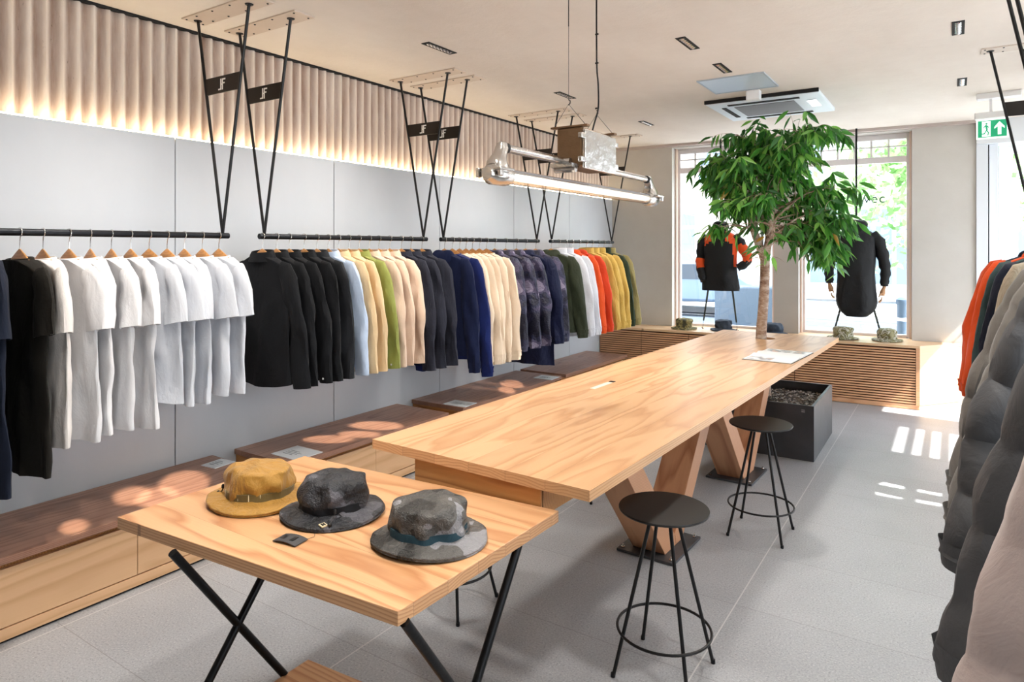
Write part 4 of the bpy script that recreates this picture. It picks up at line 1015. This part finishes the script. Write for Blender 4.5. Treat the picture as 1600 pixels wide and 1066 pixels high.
# ================================================================== MANNEQUINS + worn jackets
def mannequin(label, u, d, rodtop, torso_z, hem_z, foot, hands, rz=0):
    p = ep(u, d); r = thing('hanging_mannequin', label, 'mannequin', (p[0], p[1], 0), AE + rz, 'hanging mannequins')
    MB().tube([(0, 0, torso_z + .08), (0, 0, CH)], .011, 10).build('suspension_rod', M['black'], r, smooth=True)
    MB().tube([(0, 0, torso_z - .02), (0, 0, torso_z + .10)], .004, 6).build('hook', M['chrome'], r)
    mb = MB(); rings = []
    for z, rx, ry in ((torso_z - .02, .03, .03), (torso_z - .05, .05, .045), (torso_z - .10, .13, .06), (torso_z - .16, .165, .075), (torso_z - .3, .155, .085), (torso_z - .45, .13, .075), (torso_z - .58, .14, .08), (torso_z - .68, .15, .085)):
        rings.append([(rx * math.cos(a), ry * math.sin(a), z) for a in [2 * PI * k / 24 for k in range(24)]])
    mb.quadring(rings, True, True, True); mb.build('torso', plain('mannequin_linen', '#3a3735', .8), r, smooth=True)
    for sx, fx in ((-1, foot[0]), (1, foot[1])):
        x0 = sx * .09; mb = MB()
        zf = SZ + .02
        zt = min(torso_z - .45, hem_z + .12); x0 = fx * .62; mb.tube([(x0, 0, zt), (x0 + (fx - x0) * .5, -.01, zt + (zf + .09 - zt) * .58), (x0 + (fx - x0) * .86, -.02, zf + .09)], [.012, .011, .009], 8)
        mb.tube([(x0 + (fx - x0) * .86, -.02, zf + .09), (fx, -.02, zf)], .0025, 6); mb.tube([(fx - .01, -.02, zf + .012), (fx, -.02, zf - .012), (fx + .014, -.02, zf - .0)], .004, 6)
        mb.build('leg_strap', plain('webbing_strap', '#3c3f37', .8), r, smooth=True)
    if hands:
        wm = plain('lacquered_mannequin_wood', '#b5875f', .4)
        for sx, hx_, hz in hands:
            mb = MB()
            mb.tube([(hx_ + sx * .012, -.01, hz + .10), (hx_, -.012, hz + .04)], [.020, .018], 10)
            mb.tube([(hx_, -.012, hz + .045), (hx_ - sx * .012, -.014, hz + .0), (hx_ - sx * .018, -.015, hz - .035)], [.020, .030, .026], 10)
            hd = mb.build('hand', wm, r, smooth=True)
            for k in range(4):
                oy = -.036 + .015 * k; ln = (.058, .066, .062, .05)[k]
                f = MB(); f.tube([(hx_ - sx * .018, oy, hz - .05), (hx_ - sx * .022, oy, hz - .05 - ln * .5), (hx_ - sx * .038, oy, hz - .05 - ln * .85), (hx_ - sx * .05, oy, hz - .05 - ln * .9)], [.008, .0078, .007, .005], 7); f.build('finger', wm, hd, smooth=True)
            f = MB(); f.tube([(hx_ - sx * .01, -.03, hz + .0), (hx_ - sx * .035, -.045, hz - .02), (hx_ - sx * .045, -.045, hz - .05)], [.010, .009, .006], 7); f.build('thumb', wm, hd, smooth=True)
    return r
def worn_jacket(name, label, cat, u, d, ztop, zhem, hw, hem_w, arms, mats, hood, round_hem=0, rz=0):
    """mats: body, accent.  arms: list of (sgn, [(x,y,z,r)...], accent range)"""
    p = ep(u, d); r = thing(name, label, cat, (p[0], p[1], 0), AE + rz, 'jackets worn by the hanging mannequins')
    n = 48; rings = []; H = ztop - zhem; mi = []
    lev = [(.0, .07, .055), (.012, .10, .07), (.03, .15 , .085), (.055, .86 * hw, .10), (.085, .97 * hw, .105), (.14, hw, .115), (.25, hw * .98, .125), (.4, hw * .95, .125), (.55, hw * .93, .12), (.7, hw * .95 + (hem_w - hw) * .4, .12), (.85, hw + (hem_w - hw) * .75, .12), (.95, hem_w, .115), (1.0, hem_w * .99, .11)]
    L2 = []
    for a, b in zip(lev[:-1], lev[1:]):
        m = 3 if b[0] > .1 else 1
        for k in range(m): L2.append(tuple(a[c] + (b[c] - a[c]) * k / m for c in range(3)))
    L2.append(lev[-1])
    for t, rx, ry in L2:
        if round_hem and t > .8: rx *= math.sqrt(max(.02, 1 - ((t - .8) / .21) ** 2 * round_hem))
        ring = []
        for j in range(n):
            a = 2 * PI * j / n; x = rx * math.cos(a); y = ry * math.sin(a) * (1 + .10 * noise.noise(Vector((x * 9, t * 5, a)))) + .012 * t * math.sin(22 * x + 3 * t)
            x += .012 * noise.noise(Vector((a * 2, t * 7, u)))
            z = ztop - H * t - (.0 if t > .1 else .0)
            if t < .2: z -= .15 * max(0, abs(x) - .08)
            ring.append((x, y, z))
        rings.append(ring)
    mb = MB(); mb.quadring(rings, True, False, False)
    last = rings[-1]; mb.quadring([last, [(x * .95, y * .9, z + .06) for x, y, z in last]])
    if len(mats) > 1:
        for i, f in enumerate(mb.f):
            c = Vector((0, 0, 0))
            for k in f: c += Vector(mb.v[k])
            c /= len(f); x, z = c.x, ztop - c.z
            yoke = (z < .17 - .5 * max(0, .17 - abs(x)) + 0 and abs(x) > .07) or (abs(x) > .07 and z < .04 + .45 * abs(x) and z > .02)
            side = x > hw * .80 and z < .42
            if yoke or side: mb.m[i] = 1
    mb.build('body', mats, r, smooth=True, subsurf=1)
    for sg, pts, acc in arms:
        mb = MB(); S = smoothpath(pts, 4); mb.tube([q[:3] for q in S], [q[3] * (1 + .10 * math.sin(i * 1.9)) for i, q in enumerate(S)], 16)
        mb.v = [(x + .006 * noise.noise(Vector((x * 30, y * 30, z * 30))), y + .006 * noise.noise(Vector((x * 30 + 5, y * 30, z * 30))), z) for x, y, z in mb.v]
        if acc and len(mats) > 1:
            for i, f in enumerate(mb.f):
                zc = sum(mb.v[k][2] for k in f) / len(f)
                if acc[0] > zc > acc[1]: mb.m[i] = 1
        mb.build('sleeve', mats, r, smooth=True)
    mb = MB(); rings = []
    for i in range(13):
        t = i / 12; a0 = t * PI; q = math.sin(a0) ** .6
        rings.append([(hood[0] * q * math.cos(a) , .02 - .05 * 0 + hood[1] * q * math.sin(a) - .02, ztop + hood[2] - hood[3] * math.cos(a0 + 0) * -1 * -1 + .012 * math.sin(2 * a) * q) for a in [2 * PI * k / 28 for k in range(28)]])
    mb.quadring(rings, True, True, True); mb.build('hood', mats[0], r, smooth=True)
    return r
um1 = eu(1125, -.18); um2 = eu(1338, -.12)
F['bshell'] = fabric('black_mountain_shell', '#1d1e20', .6, .2, bump=.3)
mannequin('headless mannequin hung on a black rod in the left window', um1, -.15, CH, 1.90, 1.15, (-.21, .20), None)
worn_jacket('mountain_jacket', 'black and orange hooded mountain jacket worn by the left window mannequin', 'jacket', um1, -.15, 1.86, 1.14, .205, .22,
    [(-1, [(-.16, 0, 1.80, .05), (-.215, 0, 1.72, .062), (-.235, .01, 1.58, .058), (-.24, -.02, 1.46, .055), (-.21, -.06, 1.34, .048), (-.18, -.09, 1.25, .04)], (1.53, 1.42)),
     (1, [(.16, 0, 1.80, .05), (.22, 0, 1.72, .062), (.275, -.01, 1.62, .060), (.32, -.03, 1.54, .056), (.30, -.07, 1.47, .05), (.22, -.10, 1.42, .045)], (1.70, 1.50))],
    [F['bshell'], F['orange']], (.10, .07, .045, .07))
mannequin('headless mannequin with wooden hands hung on a black rod in the right window', um2, -.12, CH, 1.90, .95, (-.22, .24), [(-1, -.265, 1.20), (1, .265, 1.17)])
worn_jacket('long_coat', 'long black hooded coat with rounded hem worn by the right window mannequin', 'coat', um2, -.12, 1.87, .90, .20, .215,
    [(-1, [(-.15, 0, 1.81, .05), (-.215, 0, 1.72, .062), (-.25, .0, 1.56, .058), (-.27, -.01, 1.42, .052), (-.27, -.01, 1.32, .046), (-.265, -.01, 1.26, .04)], None),
     (1, [(.15, 0, 1.81, .05), (.215, 0, 1.72, .062), (.255, .0, 1.56, .058), (.28, -.01, 1.42, .052), (.275, -.01, 1.32, .046), (.27, -.01, 1.24, .04)], None)],
    [F['bshell']], (.115, .075, .035, .06), round_hem=.85)

# ================================================================== OUTSIDE
def out(n): pass
gm = plain('street_asphalt', '#4c5865', .9, var=.08); pm = plain('pale_pavement', '#b5b9bb', .9, var=.06)
o = struct(MB().box(-40, 30, 9.05, 34, -.25, -.1).build('trim_5', gm))
o = struct(MB().box(-40, 30, 9.05, 11.4, -.1, .02).build('trim_6', pm))
struct(MB().box(-40, 30, 18, 22, -.1, .04).build('trim_7', pm))
struct(MB().box(XR + .25, 30, -6, 9.0, -.12, -.02).build('trim_8', pm))
def facade(label, x0, x1, y, H, mat, win, seed, shop=None):
    r = thing('street_building', label, 'building', ((x0 + x1) / 2, y, 0), 0)
    W = (x1 - x0) / 2
    MB().box(-W, W, 0, 6, -.05, H).build('wall', mat, r)
    R = random.Random(seed); gl = plain('dark_window_glass', '#6f8596', .15); fr = M['white']
    z = 3.9
    while z < H - 1.6:
        x = -W + .9
        while x < W - 1.2:
            f = MB(); f.box(x - .08, x + 1.0, -.06, 0, z - .08, z + 1.5); f.box(x - .12, x + 1.04, -.12, 0, z - .16, z - .08); wf = f.build('window', fr, r)
            g_ = MB(); 
            for cx in (0, 1):
                for cz in (0, 1, 2): g_.box(x + .02 + cx * .46, x + .42 + cx * .46, -.065, -.06, z + .02 + cz * .47, z + .44 + cz * .47)
            g_.build('pane', gl, wf); x += 2.0
        z += 2.9
    x = -W + .4
    while x < W - 1.6:
        f = MB(); f.box(x, x + 1.9, -.08, 0, .1, 2.9); sf = f.build('shopfront', fr, r); g_ = MB(); g_.box(x + .1, x + .9, -.09, -.08, .6, 2.3); g_.box(x + 1.0, x + 1.8, -.09, -.08, .6, 2.3); g_.box(x + .1, x + 1.8, -.09, -.08, 2.4, 2.8); g_.build('pane', gl, sf); x += 2.3
    MB().box(-W, W, -.2, 0, 3.0, 3.35).build('cornice', fr, r)
facade('pale cream terrace building across the street, seen through the left window', -14, -5.2, 22, 12, plain('cream_render', '#b9b2a6', .8), 0, 1)
facade('white terrace building across the street, seen behind the right window', -5.1, 4, 22.3, 11, plain('white_render', '#b3b8bb', .8), 0, 2)
for yy in (12.0, 14.0, 17.4):
    struct(MB().box(-30, 20, yy, yy + .14, -.1, -.095).build('trim_%d' % int(yy), M['white']))  # white strips stand for bands of sunlight across the road
# street tree
def street_tree(label, x, y, H, R_, seed):
    r = thing('street_tree', label, 'tree', (x, y, 0), 0)
    MB().tube([(0, 0, 0), (.05, 0, 1.6), (0, 0, 3.2)], [.10, .08, .06], 10).build('trunk', plain('dark_street_bark', '#3d352e', .9), r, smooth=True)
    R = random.Random(seed); mb = MB()
    cl_ = [(Vector((R.gauss(0, R_ * .5), R.gauss(0, R_ * .4), H + R.gauss(0, R_ * .45))), R.uniform(.35, .7)) for _ in range(46)]
    for c, q in cl_:
        for _ in range(90):
            v = Vector((R.gauss(0, 1), R.gauss(0, 1), R.gauss(0, 1))).normalized() * q * R.uniform(.7, 1.05); p = c + v; a_ = Vector((R.uniform(-1, 1), R.uniform(-1, 1), R.uniform(-1, 1))).normalized() * .09; b_ = a_.orthogonal().normalized() * .05
            mb.mi = R.choice((0, 1, 1)); mb.face([p - a_, p - b_, p + a_, p + b_])
    f = mb.build('foliage', [leafm('street_leaf_%d' % seed, '#7aa566'), leafm('street_leaf_light_%d' % seed, '#b5d29c')], r); f['kind'] = 'stuff'
street_tree('leafy green street tree outside the right window', -.15, 12.6, 3.1, 1.35, 3)
# street furniture
s = tag(MB().box(-.55, .55, -.4, .4, 0, 1.0).build('litter_bin', plain('blue_grey_plastic', '#4b5a68', .6), loc=(-3.4, 13.6, -.1), bevel=.03), 'blue-grey street bin seen through the left window beside the trunk', 'bin')
r = thing('bollard', 'dark blue-grey bollard outside the right edge of the right window', 'bollard', (-.56, 9.9, .02))
MB().lathe([(.06, 0), (.055, .9), (.07, .92), (.07, .97), (.03, 1.0)], 16).build('post', plain('bollard_paint', '#43586c', .5), r, smooth=True)
MB().lathe([(.0575, .70), (.0575, .74)], 16).build('band', M['white'], r)
def car(label, x, y, col):
    r = thing('parked_car', label, 'car', (x, y, -.1), 0, 'parked cars outside')
    pr = [(-2.1, .35), (-2.1, .75), (-1.5, .92), (-.9, 1.4), (.7, 1.42), (1.4, .95), (2.0, .85), (2.1, .4)]
    mb = MB(); mb.quadring([[(x_, yy, z) for x_, z in pr] for yy in (-.8, .8)], True, True, True); mb.build('body', plain('car_paint', col, .3, .3), r, bevel=.08)
    mb = MB(); mb.quadring([[(x_, yy, z) for x_, z in [(-1.35, .95), (-.85, 1.33), (.62, 1.35), (1.2, .96)]] for yy in (-.81, .81)], True, True, True); mb.build('side_windows', plain('car_glass', '#2c3a48', .1), r)
    for wx in (-1.3, 1.3):
        for wy in (-.8, .8):
            mb = MB(); mb.tube([(wx, wy - .1, .32), (wx, wy + .1, .32)], .32, 20); mb.build('wheel', M['dark'], r, smooth=True)
car('slate blue parked car across the street, behind the tree trunk', -5.6, 17.6, '#6c7f94')
car('silver parked car seen through the left window', -11.6, 17, '#7d8993')
# spot beams: ceiling lights, and narrow ones added for light patches on the benches
def spot(x, y, tx, ty, tz, e, size=18, col=(1, .80, .55), blend=.4):
    soft = .02 if size < 20 else .12
    l = bpy.data.lights.new('downlight_or_added_beam', 'SPOT'); l.energy = e; l.spot_size = math.radians(size); l.spot_blend = blend; l.color = col; l.shadow_soft_size = soft
    o = bpy.data.objects.new('downlight_or_added_beam', l); C.objects.link(o); o.location = (x, y, CH - .02)
    o.rotation_euler = (Vector((tx, ty, tz)) - Vector((x, y, CH))).to_track_quat('-Z', 'Y').to_euler()
W = (1, .86, .68)
for sx, sy, tx, ty, e, a_ in ((-.02, .3, -3.50, 2.05, 2600, 3.2), (-.02, .3, -3.42, 1.86, 2600, 2.6), (-.02, .3, -3.55, 1.80, 2400, 2.2), (-.02, .3, -3.38, 1.45, 2200, 1.5),
                          (.02, 4.81, -3.48, 3.45, 2600, 3.0), (.02, 4.81, -3.42, 3.22, 2600, 2.2), (.02, 4.81, -3.50, 3.02, 2400, 2.4),
                          (.02, 2.2, -3.50, 5.25, 3000, 2.4), (.02, 2.2, -3.38, 5.0, 3000, 1.6), (.052, 6.39, -3.45, 6.9, 2400, 4.0), (.052, 6.39, -3.50, 6.45, 2400, 2.4)):
    spot(sx, sy, tx, ty, BT, e, a_, W, .25)  # added narrow beams that only make the bright patches on the benches
for x, y, tx, ty, e in ((-2.83, 3.41, -3.3, 2.9, 120), (-1.43, 4.21, -1.9, 3.4, 110), (-1.415, 4.93, -1.6, 5.2, 70), (-2.80, 5.06, -3.3, 5.0, 110), (-2.71, 6.66, -3.3, 6.7, 60), (.02, 4.81, .1, 3.6, 80)):
    spot(x, y, tx, ty, .5, e, 120, (1, .93, .85), 1.0)
for x, y, e in ((-2.83, 1.6, 120), (-1.43, 1.2, 110), (-.02, 2.2, 120), (-.02, .3, 80)):  # unseen downlights added to brighten the room
    q = dup(dl0, (x, y, CH), 0, 'added unseen linear downlight brightening the room, above the camera side', grp_dl); spot(x, y, x - .35, y + .1, .5, e, 125, (1, .93, .85), 1.0)


for o in bpy.data.objects:
    if 'label' in o and not 4 <= len(o['label'].split()) <= 16: print('LABEL', len(o['label'].split()), o['label'])
seen = {}
for o in bpy.data.objects:
    if 'label' in o: seen.setdefault(o['label'], []).append(o.name)
for k, v in seen.items():
    if len(v) > 1: print('DUPLABEL', k, v)
